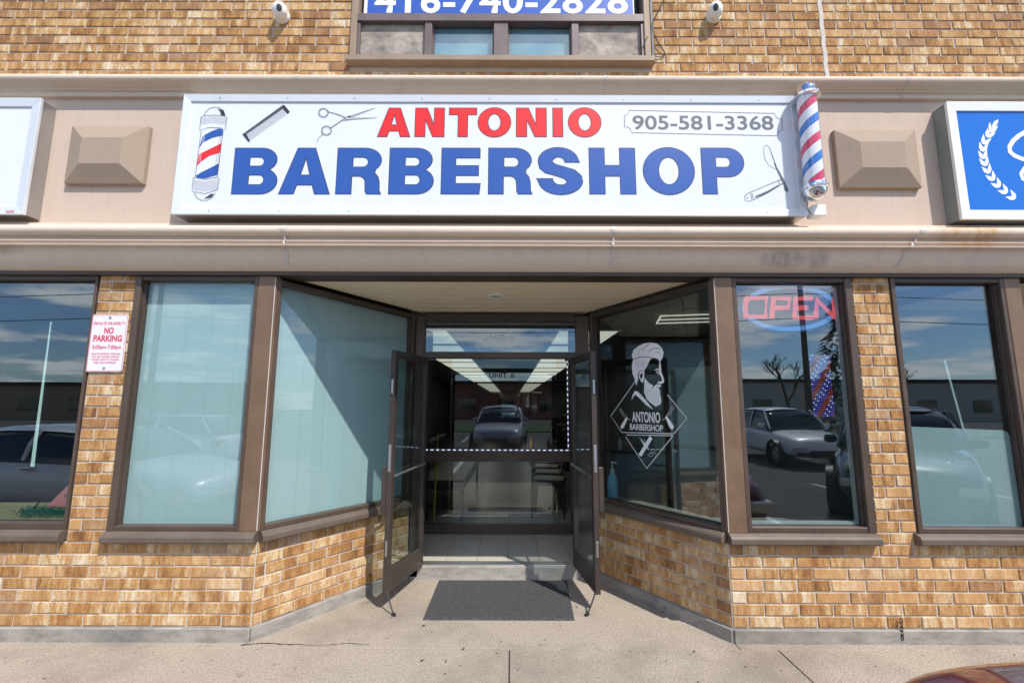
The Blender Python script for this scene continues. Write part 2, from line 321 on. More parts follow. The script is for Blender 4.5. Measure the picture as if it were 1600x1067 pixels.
# block capitals of the sign, each drawn in a unit box (stem s wide, bar b high)
def glyph(ch, s=.33, b=.21):
    if ch == 'I': return [[(0, 0), (1, 0), (1, 1), (0, 1)]]
    if ch == 'T': return [[(.5 - s / 2, 0), (.5 + s / 2, 0), (.5 + s / 2, 1 - b * 1.05), (1, 1 - b * 1.05), (1, 1), (0, 1), (0, 1 - b * 1.05), (.5 - s / 2, 1 - b * 1.05)]]
    if ch == 'E': return [[(0, 0), (.97, 0), (1, .225), (.36, .225), (.36, .40), (.95, .40), (.95, .615), (.36, .615), (.36, .785), (.985, .785), (.985, 1), (0, 1)]]
    if ch == 'H': return [[(0, 0), (s, 0), (s, .385), (1 - s, .385), (1 - s, 0), (1, 0), (1, 1), (1 - s, 1), (1 - s, .62), (s, .62), (s, 1), (0, 1)]]
    if ch == 'N': return [[(0, 0), (s, 0), (s, .62), (.62, 0), (1, 0), (1, 1), (1 - s, 1), (1 - s, .38), (.40, 1), (0, 1)]]
    if ch == 'A': return [[(0, 0), (.29, 0), (.345, .195), (.655, .195), (.71, 0), (1, 0), (.675, 1), (.325, 1)], [(.405, .41), (.5, .79), (.595, .41)]]
    if ch == 'O': return [arc(.5, .5, .5, .515, 0, 350, 34), arc(.5, .5, .20, .30, 0, 348, 28)]
    if ch == 'P': return [[(0, 0), (s, 0), (s, .37)] + arc(.62, .685, .38, .315, -90, 90, 16) + [(0, 1)], [(s, .58), (s, .80)] + arc(.57, .69, .11, .11, 90, -90, 8)]
    if ch == 'B': return [[(0, 0)] + arc(.63, .28, .37, .28, -90, 62, 14) + arc(.62, .745, .345, .255, -58, 90, 14) + [(0, 1)], [(s + .02, .20), (s + .02, .41)] + arc(.60, .305, .10, .105, 90, -90, 8), [(s + .02, .605), (s + .02, .80)] + arc(.58, .7025, .10, .0975, 90, -90, 8)]
    if ch == 'R': return [[(0, 0), (s + .01, 0), (s + .01, .385), (.48, .385)] + arc(.50, .25, .145, .135, 90, 0, 8) + [(.655, .06), (.69, 0), (1, 0), (.965, .08), (.96, .26), (.93, .37), (.85, .46)] + arc(.62, .735, .37, .265, -48, 90, 14) + [(0, 1)],
                          [(s + .02, .585), (s + .02, .80)] + arc(.58, .6925, .12, .1075, 90, -90, 8)]
    if ch == 'S':
        return [[(0, .33), (.34, .33)] + arc(.52, .33, .18, .135, 180, 300, 8) + [(.645, .23), (.655, .28), (.60, .335), (.40, .40), (.18, .46), (.06, .56), (.03, .70)] + arc(.47, .715, .44, .30, 178, 20, 16) + [(.935, .69), (.62, .69)] + arc(.48, .69, .14, .115, 0, 140, 8)
                + [(.335, .73), (.345, .69), (.42, .64), (.62, .585), (.83, .52), (.97, .40), (1.0, .27)] + arc(.52, .285, .48, .30, -8, -172, 18)]

# ------------------------------------------------------------------ bricks
BM, BH = .240, .079        # brick module and course height
def brick_meshes(mat, n=10):
    L = []
    for i in range(n):
        rr = random.Random(i + 3); m = MB(); j = lambda a: rr.uniform(-a, a)
        w2, h2 = .5, .5; cxn = .018; czn = .05; f = []
        fr = [(-w2 + cxn, -h2 + czn), (w2 - cxn, -h2 + czn), (w2 - cxn, h2 - czn), (-w2 + cxn, h2 - czn)]
        v = [(x + j(.006), j(.0012), z + j(.02)) for x, z in fr]
        v += [(x + j(.004), .0035 + abs(j(.001)), z + j(.012)) for x, z in ((-w2, -h2), (w2, -h2), (w2, h2), (-w2, h2))]
        v += [(x, .05, z) for x, z in ((-w2, -h2), (w2, -h2), (w2, h2), (-w2, h2))]
        f = [(0, 1, 2, 3)]
        for k in range(4):
            l = (k + 1) % 4; f.append((4 + k, 4 + l, l, k)); f.append((8 + k, 8 + l, 4 + l, 4 + k))
        L.append((v, f))
    out_ = []
    for v, f in L:
        me = bpy.data.meshes.new('brick'); me.from_pydata(v, [], f); me.materials.append(mat); out_.append(me)
    return out_, L
BMESH, BRAW = brick_meshes(BRICK)
def lay_bricks(parent, rows, x0, x1, holes=(), phase=0, limit=300, key=None, gap=.011, y0=0.0, deep=None):
    """rows: list of z bottoms. bricks as children, past the limit joined into one part"""
    L = []
    for r, z in enumerate(rows):
        off = (phase + (.5 if r % 2 else 0)) * BM; k0 = math.floor((x0 - off) / BM) - 1
        k = k0
        while k * BM + off < x1:
            a = max(x0, k * BM + off + random.uniform(-.003, .003)); b = min(x1, (k + 1) * BM + off); k += 1
            segs = [(a, b)]
            for hx0, hx1, hz0, hz1 in holes:
                if z + BH * .6 > hz0 and z + BH * .4 < hz1:
                    ns = []
                    for p, q in segs:
                        if q <= hx0 or p >= hx1: ns.append((p, q))
                        else:
                            if p < hx0: ns.append((p, hx0))
                            if q > hx1: ns.append((hx1, q))
                    segs = ns
            for p, q in segs:
                if q - p > .028: L.append(((p + q) / 2, z + BH / 2, q - p - gap))
    if key: L.sort(key=key)
    for i, (x, z, w_) in enumerate(L[:limit]):
        o = link('brick', random.choice(BMESH), parent); o.location = (x, y0 + random.uniform(-.0016, .0016), z); o.scale = (w_, 1, BH - gap)
    if len(L) > limit:
        m = MB()
        for x, z, w_ in L[limit:]:
            v, f = random.choice(BRAW); dy = random.uniform(-.0015, .0015); m.add([(x + a * w_, y0 + b + dy, z + c * (BH - gap)) for a, b, c in v], f)
        m.build('outer_bricks', BRICK_J, parent, kind='stuff')

# ------------------------------------------------------------------ ground
box('ground', (-150, 150, -160, 30, -.5, -.155), ASPH, kind='structure')
pave = empty('pavement', (0, 0, 0), kind='structure')
def slab(poly, z1=0.0):
    m = MB(); m.prism(poly, -.14, z1); return m.build('concrete_slab', PAVE, pave, .003)
JY = -.085
slab([(-1.80, JY), (-1.80, .035), (-.99, 1.128), (.80, 1.128), (1.535, .04), (1.535, JY)])     # apron in the doorway
xs = [-9, -7.2, -5.4, -3.6, -.012, 1.785, 3.6, 5.4, 7.2, 9]
for a, b in zip(xs[:-1], xs[1:]):
    slab([(a + .004, -1.9), (b - .004, -1.9), (b - .004, JY - .006), (a + .004, JY - .006)])
box('concrete_slab', (-9, -1.805, JY, .3, -.14, -.001), PAVE, pave, .004); box('concrete_slab', (1.54, 9, JY, .3, -.14, -.001), PAVE, pave, .004)
box('joint_bed', (-9, 9, -1.88, .9, -.13, -.012), plain('joint_grit', (.07, .06, .05), .95), pave)
box('kerb', (-9, 9, -2.06, -1.905, -.16, .002), STEPM, pave, .012)
# thin wandering crack over the left joint, small spots of gum and grit
m = MB(); pts = []; rr = random.Random(5); x = -1.83; y = -.045
while x < -.95: pts.append((x, y)); x += rr.uniform(.02, .05); y += rr.uniform(-.010, .009)
for (a, b), (c, d) in zip(pts, pts[1:]): t_ = rr.uniform(.003, .009) * (1.2 if a < -1.45 else .5); m.add([(a, b - t_, .0035), (c, d - t_ * .8, .0035), (c, d + .001, .0035), (a, b + .001, .0035)], [(0, 1, 2, 3)])
m.build('crack', BLACK, pave)
m = MB()
for i in range(190):
    x = rr.uniform(-4, 4); y = rr.uniform(-.9, -.1) if i % 3 else rr.uniform(-.1, .7)
    if y > 0 and not (-1.2 < x < 1): continue
    r_ = rr.uniform(.002, .0075); n = 7; m.add([(x + r_ * math.cos(k * .9) * rr.uniform(.6, 1.5), y + r_ * math.sin(k * .9) * rr.uniform(.5, 1.1), .002 + (.003 if k == 0 else 0)) for k in range(n)], [tuple(range(n))])
m.build('grit_specks', plain('dark_grit', (.06, .045, .04), .9), pave, kind='stuff')
m = MB(); rg = random.Random(12)
for (x, y, a) in ((-.33, -.10, .4), (-.42, -.25, 1.0), (-.66, .22, .3), (.3, .35, .8), (1.2, -.12, .2), (-.58, -.24, .2)):
    m.add([(x, y, .003), (x + .02 * math.cos(a), y + .02 * math.sin(a), .012), (x + .034 * math.cos(a + .5), y + .03 * math.sin(a + .5), .004), (x + .012, y - .008, .003)], [(0, 1, 2), (0, 2, 3)])
m.build('dry_leaf_bits', plain('dry_leaf', (.05, .03, .025), .9), pave, kind='stuff')
# entrance step
st = MB().prism([(-.97, 1.13), (.77, 1.13), (.77, 1.27), (-.97, 1.27)], -.1, .116).build('entrance_step', STEPM, None, .008, kind='structure')

# ------------------------------------------------------------------ brick walls
WALL_L = dict(category='wall')
def wall(name, loc, rz, length_x0, length_x1, z0, z1, label, rows, base=True, thick=.2, phase=0, holes=(), limit=300, key=None, body=True, base_h=.093):
    e = empty(name, loc, rz, label=label, category='brick wall')
    if body: box('mortar_bed', (length_x0, length_x1, .007, thick, z0, z1), MORTAR, e)
    if base:
        m = MB().box(length_x0, length_x1, -.018, thick - .01, -.03, base_h - .004); m.build('concrete_base', BASEC, e, .006)
    lay_bricks(e, rows, length_x0 + .002, length_x1 - .002, holes, phase, limit, key); return e
rows7 = [.093 + i * BH for i in range(7)]
near = lambda cx0: (lambda q: abs(q[0] - cx0))
wall('low_brick_wall', (-1.80, 0, 0), 0, -3.9, 0, .09, .650, 'tan brick wall under the left front windows, on a grey concrete base', rows7, phase=.12, key=lambda q: -q[0])
wall('low_brick_wall', (1.535, 0, 0), 0, 0, 4.2, .09, .650, 'tan brick wall under the right front windows with a small black chain', rows7, phase=.45, key=lambda q: q[0])
UL = Vector((.83, 1.12)); LL = UL.length; AL = math.atan2(UL.y, UL.x)
UR = Vector((.755, -1.12)); LR = UR.length; AR = math.atan2(UR.y, UR.x)
wall('low_brick_wall', (-1.80, 0, 0), AL, 0.0, LL, .09, .668, 'sunlit slanted brick wall left of the entrance doors', rows7, phase=.3)
wall('low_brick_wall', (.78, 1.12, 0), AR, 0, LR, .09, .668, 'shaded slanted brick wall right of the entrance doors', rows7, phase=.6)
rowsP = [.093 + 7 * BH + i * BH for i in range(25)]
def pillar(x0, x1, label, ph):
    e = empty('brick_pillar', ((x0 + x1) / 2, 0, 0), 0, label=label, category='brick pillar'); h = (x1 - x0) / 2
    box('mortar_bed', (-h + .002, h - .002, .007, .2, .650, 2.62), MORTAR, e)
    for i, z in enumerate(rowsP):
        if z > 2.56: break
        c = .185 if i % 2 == ph else .095; c += random.uniform(-.012, .012)
        for a, b in ((-h + .002, -h + c), (-h + c, h - .002)):
            o = link('brick', random.choice(BMESH), e); o.location = ((a + b) / 2, random.uniform(-.0015, .0015), z + BH / 2); o.scale = (b - a - .0115, 1, BH - .0115)
    return e
pillar(-3.156, -2.872, 'narrow tan brick pillar carrying the no parking sign', 0)
pillar(2.592, 2.884, 'narrow tan brick pillar between the two right front windows', 1)
ups = empty('upper_brick_wall', (0, 0, 4.19), 0, label='tan brick wall above the sign band, around the upstairs window', category='brick wall')
HX0, HX1, HZ0 = -1.335, 1.13, 4.372
for b in ((-5.7, HX0, .007, .2, 0, 1.5), (HX1, 5.7, .007, .2, 0, 1.5), (HX0, HX1, .007, .2, 0, HZ0 - 4.19)): box('mortar_bed', b, MORTAR, ups)
lay_bricks(ups, [.045 + i * BH for i in range(18)], -5.7, 5.7, [(HX0, HX1, HZ0 - 4.19 - .02, 9)], .2, 300, key=lambda q: abs(q[0]) * .55 + q[1] * 2.0)
m = MB(); pts = [(2.565 + .004 * math.sin(i * 1.7), z_ * .05) for i, z_ in enumerate(range(1, 30))]
for (a, z0), (b, z1) in zip(pts, pts[1:]): m.add([(a - .016, -.004, z0), (a + .017, -.004, z0), (b + .016, -.004, z1), (b - .018, -.004, z1), (a - .016, .02, z0), (a + .017, .02, z0), (b + .016, .02, z1), (b - .018, .02, z1)], [(0, 1, 2, 3), (4, 0, 3, 7), (1, 5, 6, 2)])
m.build('caulk_seam', CAULK, ups)

# ------------------------------------------------------------------ fascia and cornices
fa = empty('sign_band', (0, 0, 2.6), 0, label='beige stucco band with moulded cornices above the shop windows', category='fascia')
def P(y, z): return (-y, z - 2.6)
X0, X1 = -5.7, 5.7
box('stucco_band', (X0, X1, .0, .25, .35, 1.52), STUCCO, fa)
def rnd(c, r, a0, a1, n=8): return [(c[0] + r * math.cos(R(a0 + (a1 - a0) * i / n)), c[1] + r * math.sin(R(a0 + (a1 - a0) * i / n))) for i in range(n + 1)]
prof = [P(-.2, 2.612), P(.045, 2.612), P(.060, 2.622), P(.086, 2.646), P(.104, 2.672), P(.117, 2.705), P(.127, 2.735), P(.134, 2.758)] + [P(.152, 2.768), P(.170, 2.770), P(.172, 2.779), P(.150, 2.786), P(.150, 2.802), P(.166, 2.806), P(.166, 2.812), P(.146, 2.822), P(.15, 2.836), P(.156, 2.842)]
prof += [P(*q) for q in rnd((.160, 2.882), .040, -78, 90)] + [P(.10, 2.930), P(.095, 2.952), P(.06, 2.958), P(.055, 2.985), P(.02, 2.992), P(-.2, 2.996)]
MB().profile([(y, z) for y, z in prof], X0, X1).build('lower_cornice', CORN, fa, 0, True)
prof = [P(-.2, 4.062), P(.03, 4.062), P(.03, 4.098), P(.05, 4.103), P(.05, 4.112), P(.065, 4.118)] + [P(*q) for q in rnd((.085, 4.168), .034, -80, 80)] + [P(.06, 4.206), P(.055, 4.222), P(.0, 4.236), P(-.2, 4.236)]
MB().profile(prof, X0, X1).build('upper_cornice', CORN, fa, 0, True)
for px in (447, 957, 1447):        # caulked joints of the lower cornice
    x = on_y(px, 370, -.15)[0]; m = MB()
    for k, (y, z) in enumerate([(.062, 2.955), (.102, 2.93)] + rnd((.160, 2.882), .0415, 85, -70, 6) + [(.1695, 2.812), (.1685, 2.804), (.1755, 2.782), (.1735, 2.767), (.1375, 2.757), (.1205, 2.705), (.1075, 2.672), (.089, 2.645)]):
        dx = .006 * math.sin(k * 2.3) - (.012 * k if px == 1447 else 0); wd = .022 if k < 6 else .007; m.v += [(x + dx - wd, -y - .0015, z - 2.6), (x + dx + wd, -y - .0015, z - 2.6)]
        if k: m.f.append((2 * k - 2, 2 * k - 1, 2 * k + 1, 2 * k))
    m.build('caulk_joint', CAULK, fa)
for px in (466, 945, 1415):
    x = on_y(px, 135, -.08)[0]; m = MB()
    for k, (y, z) in enumerate([(.058, 4.222), (.066, 4.206)] + rnd((.085, 4.168), .0352, 75, -75, 6) + [(.052, 4.108), (.033, 4.09), (.033, 4.065)]):
        dx = .006 * math.sin(k * 1.9); wd = .014 if k < 7 else .005; m.v += [(x + dx - wd, -y - .0015, z - 2.6), (x + dx + wd, -y - .0015, z - 2.6)]
        if k: m.f.append((2 * k - 2, 2 * k - 1, 2 * k + 1, 2 * k))
    m.build('caulk_joint', CAULK, fa)
def raised(cx0, cx1, z0, z1):
    o = [(cx0, z0), (cx1, z0), (cx1, z1), (cx0, z1)]; d = .15; d2 = .135; i_ = [(cx0 + d, z0 + d2), (cx1 - d, z0 + d2), (cx1 - d, z1 - d2), (cx0 + d, z1 - d2)]
    v = [(x, 0.002, z) for x, z in o] + [(x, -.035, z) for x, z in o] + [(x, -.095, z) for x, z in i_]
    f = [(8, 9, 10, 11)] + [(k, (k + 1) % 4, 4 + (k + 1) % 4, 4 + k) for k in range(4)] + [(4 + k, 4 + (k + 1) % 4, 8 + (k + 1) % 4, 8 + k) for k in range(4)]
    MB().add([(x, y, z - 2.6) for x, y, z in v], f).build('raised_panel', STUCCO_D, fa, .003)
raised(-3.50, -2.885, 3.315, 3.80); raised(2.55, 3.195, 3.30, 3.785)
# dark flashing under the cornice and head frame
box('window_head', (X0, X1, -.035, .15, -.016, .0115), BRONZE_D, fa, .003)

# ------------------------------------------------------------------ lightbox signs
def signbox(name, x0, x1, z0, z1, p, label, face, frame=ALU, rim=.062):
    e = empty(name, ((x0 + x1) / 2, -p, z0), 0, label=label, category='shop sign'); cxx = (x0 + x1) / 2; h = (x1 - x0) / 2; H = z1 - z0
    box('cabinet', (-h + .008, h - .008, .012, p - .004, .006, H - .006), STEEL if frame is ALU else plain('cabinet_green_grey', (.22, .25, .23), .5), e)
    box('face_panel', (-h + rim * .6, h - rim * .6, .006, .0115, rim * .6, H - rim * .6), face, e)
    for poly in ([(-h, 0), (h, 0), (h - rim, rim), (-h + rim, rim)], [(h, 0), (h, H), (h - rim, H - rim), (h - rim, rim)], [(h, H), (-h, H), (-h + rim, H - rim), (h - rim, H - rim)], [(-h, H), (-h, 0), (-h + rim, rim), (-h + rim, H - rim)]):
        m = MB(); n = 4; v = [(x, -.012, z) for x, z in poly] + [(x, .011, z) for x, z in poly]
        v[2] = (v[2][0], -.004, v[2][2]); v[3] = (v[3][0], -.004, v[3][2])
        m.add(v, [(0, 1, 2, 3), (7, 6, 5, 4)] + [(i, 4 + i, 4 + (i + 1) % 4, (i + 1) % 4) for i in range(4)]); m.build('frame_rail', frame, e, .0015)
    return e
SP = .15
SX0, SX1, SZ0, SZ1 = -2.54, 2.205, 3.012, 3.985
sg = signbox('barbershop_sign', SX0, SX1, SZ0, SZ1, SP, 'long white sign reading ANTONIO BARBERSHOP with phone number and barber drawings', WHITE, rim=.055)
sgl = Vector(sg.location)
YS = -SP + .006
def spl(u, v, d=0): return Vector((u, YS - d, v)) - sgl      # sign face, stored local to the sign
def S(px, py): return on_y(px, py, YS)
for i in range(9):
    x_ = SX0 + .28 + i * .52 - (SX0 + SX1) / 2
    for z_ in (.028, SZ1 - SZ0 - .028): MB().lathe([(0, -.0135), (.004, -.013), (.0045, -.009)], 8, (x_, 0, z_), 'y').build('rail_screw', STEEL, sg)
# lettering
def block(word_, spans, ytop, ybot, mat, sstem):
    for ch, (a, b) in zip(word_, spans):
        mid = (a + b) / 2; u0, _ = S(a, (ytop + ybot) / 2); u1, _ = S(b, (ytop + ybot) / 2); v1 = S(mid, ytop)[1]; v0 = S(mid, ybot)[1]
        if ch == 'O': pass
        g = glyph(ch, sstem if ch not in 'T' else .34, .22)
        g = [[(u0 + x * (u1 - u0), v0 + y * (v1 - v0)) for x, y in pts] for pts in g]
        done('letter_outline', lay(curve_mesh(g, .0042, .0002), spl, .0007), INK, sg)
        done('letter', lay(curve_mesh(g, -.0008, .0002), spl, .0013), mat, sg)
block('BARBERSHOP', [(365, 434), (438, 516.5), (526.5, 596), (608.5, 677.5), (690, 750.5), (763.5, 831), (839, 910), (921, 992.5), (1005, 1085), (1097, 1163)], 232, 303.5, BLUE, .33)
block('ANTONIO', [(591, 641), (649, 694), (702, 744.5), (747, 798), (807, 853.5), (864, 879), (888, 939)], 169.5, 214, RED, .34)
def Z(ox, oy, sc): return lambda x, y: S(ox + x / sc, oy + y / sc)
za = Z(290, 150, 4.848); zb = Z(960, 130, 4.444); U = .0019      # one step of the drawing grid in metres
def draw(z, items, plane, parent, base=.0012):
    lines = {}; d = base
    for it in items:
        if it[0] == 'P':
            d += .00012; done(it[3] if len(it) > 3 else 'printed_shape', lay(curve_mesh([[z(*p) for p in it[1]]], 0, .00004), plane, d), it[2], parent)
    for it in items:
        if it[0] == 'L': lines.setdefault(id(it[3]), [it[3], []])[1].append(([z(*p) for p in it[1]], it[2], it[4] if len(it) > 4 else False))
    for mt, l in lines.values(): strips_mesh(l, plane, d + .0006).build('line_drawing', mt, parent, kind='stuff')
def ell(cx_, cy_, rx, ry, a0=0, a1=360, n=22): return arc(cx_, cy_, rx, ry, a0, a1, n)
it = [('P', [(130, 305), (200, 268), (250, 250), (275, 250), (286, 265), (283, 300), (205, 318), (135, 352), (105, 395)], BLUE), ('P', [(100, 445), (180, 405), (271, 360), (262, 430), (180, 455), (115, 500), (85, 532)], RED), ('P', [(120, 580), (190, 545), (250, 515), (241, 600), (150, 625), (95, 622), (75, 608)], BLUE)]
it += [('P', [(245, 100), (285, 110), (300, 150), (270, 150), (262, 120)], INK), ('P', [(140, 780), (195, 770), (215, 742), (190, 745)], INK)]
lw = .0035
it += [('L', [(145, 155), (152, 125), (180, 98), (215, 88), (255, 92), (288, 112), (302, 150)], lw, INK), ('L', [(118, 165), (135, 152), (220, 148), (300, 155), (314, 168), (300, 262), (270, 245), (180, 240), (108, 262), (118, 165)], lw, INK)]
it += [('L', [(116 + k * -1.0, 172 + k * 9), (210, 160 + k * 9), (308, 172 + k * 9)], .0014, INK) for k in range(6)]
it += [('L', [(120, 262), (74, 615)], lw, INK), ('L', [(286, 255), (243, 615)], lw, INK), ('L', [(60, 625), (70, 620), (150, 632), (240, 618), (258, 628), (243, 712), (150, 742), (50, 725), (60, 625)], lw, INK)]
it += [('L', [(60, 640 + k * 9), (150, 650 + k * 9), (250, 636 + k * 9)], .0014, INK) for k in range(9)]
it += [('L', [(68, 735), (85, 772), (120, 792), (165, 792), (205, 770), (226, 735)], lw, INK)]
it += [('L', [(x + 10, 300), (x - 30, 590)], .0018, INK) for x in (250, 262, 272)] + [('L', [(x + 8, 290), (x - 8, 400)], .0022, INKW) for x in (130, 140)] + [('L', [(x, 420), (x - 10, 500)], .0022, INKW) for x in (110, 122)]
# comb
it += [('P', [(430, 293), (438, 288), (735, 73), (750, 72), (790, 122), (775, 140), (760, 128), (735, 98), (462, 290), (480, 325), (490, 342), (478, 352)], INK)]
it += [('L', [(448, 292), (738, 82)], .0016, INKG)]
it += [('L', [(468 + k * 9.6, 286 - k * 6.95), (498 + k * 9.6, 335 - k * 6.8)], .0022, INK) for k in range(28)]
# scissors
it += [('L', ell(1045, 130, 37, 34), .0045, GREY, True), ('L', ell(1045, 130, 29, 26), .002, GREY, True), ('L', ell(1068, 265, 38, 35), .0045, GREY, True), ('L', ell(1068, 265, 30, 27), .002, GREY, True)]
it += [('L', [(1082, 124), (1130, 135), (1180, 152), (1212, 168)], .0055, GREY), ('L', [(1100, 245), (1150, 212), (1192, 182)], .0055, GREY), ('L', [(1042, 292), (1005, 325), (997, 340), (1002, 350)], .003, GREY)]
it += [('P', [(1190, 160), (1215, 160), (1240, 165), (1446, 166), (1250, 181), (1200, 190), (1185, 180)], INKG), ('P', [(1225, 158), (1260, 147), (1440, 92), (1250, 168)], INKG), ('L', [(1200, 186), (1446, 167)], .002, INK), ('L', [(1240, 160), (1438, 93)], .0025, INK), ('P', ell(1240, 160, 16, 6), INK), ('L', ell(1210, 172, 8, 8), .002, INK, True)]
draw(za, it, spl, sg)
it = [('L', [(105, 190), (1112, 212), (1122, 238), (1140, 248), (1162, 250), (1165, 330), (1142, 336), (1130, 367), (118, 345), (110, 318), (95, 308), (70, 305), (68, 228), (92, 220), (105, 190)], .0035, INK)]
it += [('L', [(1058, 430), (1040, 440), (1035, 475), (1045, 530), (1070, 570), (1100, 590), (1118, 594), (1122, 575), (1095, 500), (1075, 448), (1058, 430)], .0025, INK), ('L', [(1075, 445), (1100, 520), (1125, 580), (1165, 665)], .0022, GREY), ('P', [(1106, 540), (1125, 580), (1115, 580)], INK)]
it += [('P', [(1118, 590), (1128, 585), (1182, 680), (1208, 745), (1198, 760), (1180, 742), (1172, 700)], GREY), ('L', ell(1160, 685, 20, 18), .003, INK, True)]
it += [('L', [(905, 785), (930, 765), (1000, 735), (1150, 672), (1168, 698), (1060, 765), (990, 800), (935, 822), (908, 815), (905, 785)], .003, INK), ('P', [(978, 785), (1060, 750), (1142, 705), (1146, 714), (1065, 765), (980, 796)], GREY), ('L', [(945, 768), (955, 808)], .003, INK), ('L', [(955, 765), (966, 803)], .003, INK), ('L', ell(922, 796, 5, 5), .002, INK, True)]
draw(zb, it, spl, sg)
a = zb(128, 330); b = zb(1100, 232)
words('905-581-3368', (a[0], b[0], a[1] + .006, zb(600, 226)[1]), spl, GREY, sg, .0012, .016, space=1.0)

# neighbours
s2 = signbox('white_sign', -4.65, -3.672, 3.02, 3.972, .12, 'blank white lightbox sign cut off at the left edge', WHITE, rim=.07)
s2l = Vector(s2.location)
words('SIGNS', (-3.80, -3.738, 3.030, 3.052), lambda u, v, d=0: Vector((u, -.12 - .008 - d - .004, v)) - s2l, PARKRED, s2, .002, .01, name='maker_mark')
s3 = signbox('blue_sign', 3.375, 5.2, 3.005, 3.965, .12, 'blue sign with a white laurel branch at the right edge', BLUE2, ALUW, .075)
s3l = Vector(s3.location); YB = -.12 + .006
def bpl(u, v, d=0): return Vector((u, YB - d, v)) - s3l
zc = lambda x, y: on_y(1460 + x / 5.336, 150 + y / 5.336, YB)
pth = [(468, 300), (440, 340), (410, 398), (400, 458), (408, 520), (425, 578), (452, 640), (490, 700), (540, 755), (600, 805), (668, 852)]
pth = [Vector(p) for p in pth]
def leaf(pts): done('laurel_leaf', lay(curve_mesh([[zc(*p) for p in pts]], 0, .0003), bpl, .001), INKW, s3)
for i, p in enumerate(pth):
    q = pth[i - 1] if i else Vector((492, 245)); t_ = (q - p).normalized(); n_ = Vector((-t_.y, t_.x))
    for sgn in (1, -1):
        pts = [p - t_ * 8, p - t_ * 6 + n_ * sgn * 14, p + t_ * 18 + n_ * sgn * 34, p + t_ * 70 + n_ * sgn * 38, p + t_ * 50 + n_ * sgn * 18, p + t_ * 30 + n_ * sgn * 2]
        leaf([tuple(x) for x in pts])
leaf([(480, 272), (482, 240), (498, 215), (532, 196), (528, 225), (512, 255), (490, 270)])
strips_mesh([([zc(*p) for p in [(900, 285), (830, 282), (760, 300), (705, 332), (655, 375), (625, 425), (630, 468), (665, 498), (720, 522), (790, 545), (900, 570)]], .034, False), ([zc(*p) for p in [(900, 560), (800, 575), (750, 605), (722, 650), (735, 692), (780, 715), (900, 720)]], .03, False), ([zc(*p) for p in [(900, 400), (1010, 330), (1120, 420), (1190, 560), (1300, 480)]], .034, False)], bpl, .0012).build('script_stroke', INKW, s3)

# ------------------------------------------------------------------ barber pole
def stripe_mat():
    t = NT('barber_stripes'); tcn = t.n('ShaderNodeTexCoord'); sx = t.n('ShaderNodeSeparateXYZ'); t.set(sx.inputs[0], tcn.outputs['Object'])
    ang = t.math('DIVIDE', t.math('ARCTAN2', sx.outputs[1], sx.outputs[0]), 2 * math.pi)
    f = t.math('FRACT', t.math('ADD', t.math('DIVIDE', sx.outputs[2], .30), t.math('MULTIPLY', ang, -1.0)))
    f = t.math('FRACT', t.math('ADD', f, 2.2))
    c = t.ramp(f, [(0, (.76, .77, .8)), (.25, (.025, .17, .50)), (.48, (.76, .77, .8)), (.75, (.62, .03, .09)), (.98, (.76, .77, .8))])
    t.t.nodes[-1].color_ramp.interpolation = 'CONSTANT'
    t.bsdf(c, .25, 0, None, .5, coat=.6); return t.m
bp = empty('barber_pole', (2.215, -.235, 3.13), 0, label='red, white and blue barber pole with chrome caps on the right end of the sign', category='barber pole')
MB().lathe([(0, .07), (.066, .07), (.066, .80), (0, .80)], 32).build('striped_cylinder', stripe_mat(), bp, 0, True)
MB().lathe([(.071, .09), (.071, .775)], 32).build('glass_tube', glass('tube_glass', (.97, .97, .98), 1.35), bp, 0, True)
MB().lathe([(.001, -.03), (.035, -.025), (.06, -.005), (.073, .028), (.077, .05), (.087, .056), (.087, .07), (.077, .076), (.073, .092), (0, .092)], 32).build('bottom_cap', CHROME, bp, 0, True)
MB().lathe([(0, .775), (.073, .775), (.09, .785), (.09, .80), (.08, .81), (.074, .845), (.057, .878), (.033, .894), (.001, .9)], 32).build('top_cap', CHROME, bp, 0, True)
m = MB().box(-.035, .02, .055, .075, .03, .84); m.build('back_plate', STEEL, bp, .003)
for z_ in (.06, .79):
    m = MB().box(-.055, .01, .02, .07, z_ - .02, z_ + .02).tube([(-.045, .035, z_ - .03), (-.045, .035, z_ + .03)], .007, 8); m.build('wall_bracket', STEEL, bp, .003)
MB().tube([(-.055, .03, .02), (-.07, .02, -.02), (-.05, .01, -.04), (-.06, .02, -.09), (-.02, .03, -.12)], .0025, 6).build('power_cable', BLACK, bp)
box('junction_box', (2.215, 2.312, -.20, -.118, 3.000, 3.085), ALUW, None, .005, label='small white junction box at the lower right corner of the barbershop sign', category='junction box')

# ------------------------------------------------------------------ upstairs window, banner, cameras, cable
uw = empty('upstairs_window', (-.1025, 0, 4.372), 0, label='upstairs window in a purplish brown frame above the barbershop sign', category='window')
w2 = (HX1 - HX0) / 2
def ub(name, a, mt, bev=.003, par=uw, **t): return box(name, a, mt, par, bev, **t)
ub('sill', (-w2 - .012, w2 + .012, -.075, .06, -.018, .030), TAN); ub('frame', (-w2, -w2 + .05, -.03, .1, .030, 1.1), TAN); ub('frame', (w2 - .05, w2, -.03, .1, .030, 1.1), TAN)
ub('frame', (-w2 + .05, w2 - .05, -.022, .09, .030, .072), PURPLE); ub('frame', (-w2 + .05, w2 - .05, -.03, .09, .375, .445), PURPLE)
fx = [-w2 + .05, -w2 + .075, -.625, -.565, -.055, .062, .585, .645, w2 - .075, w2 - .05]
for a_, b_ in ((fx[0], fx[1]), (fx[2], fx[3]), (fx[4], fx[5]), (fx[6], fx[7]), (fx[8], fx[9])): ub('mullion', (a_, b_, -.018, .085, .072, .375), PURPLE)
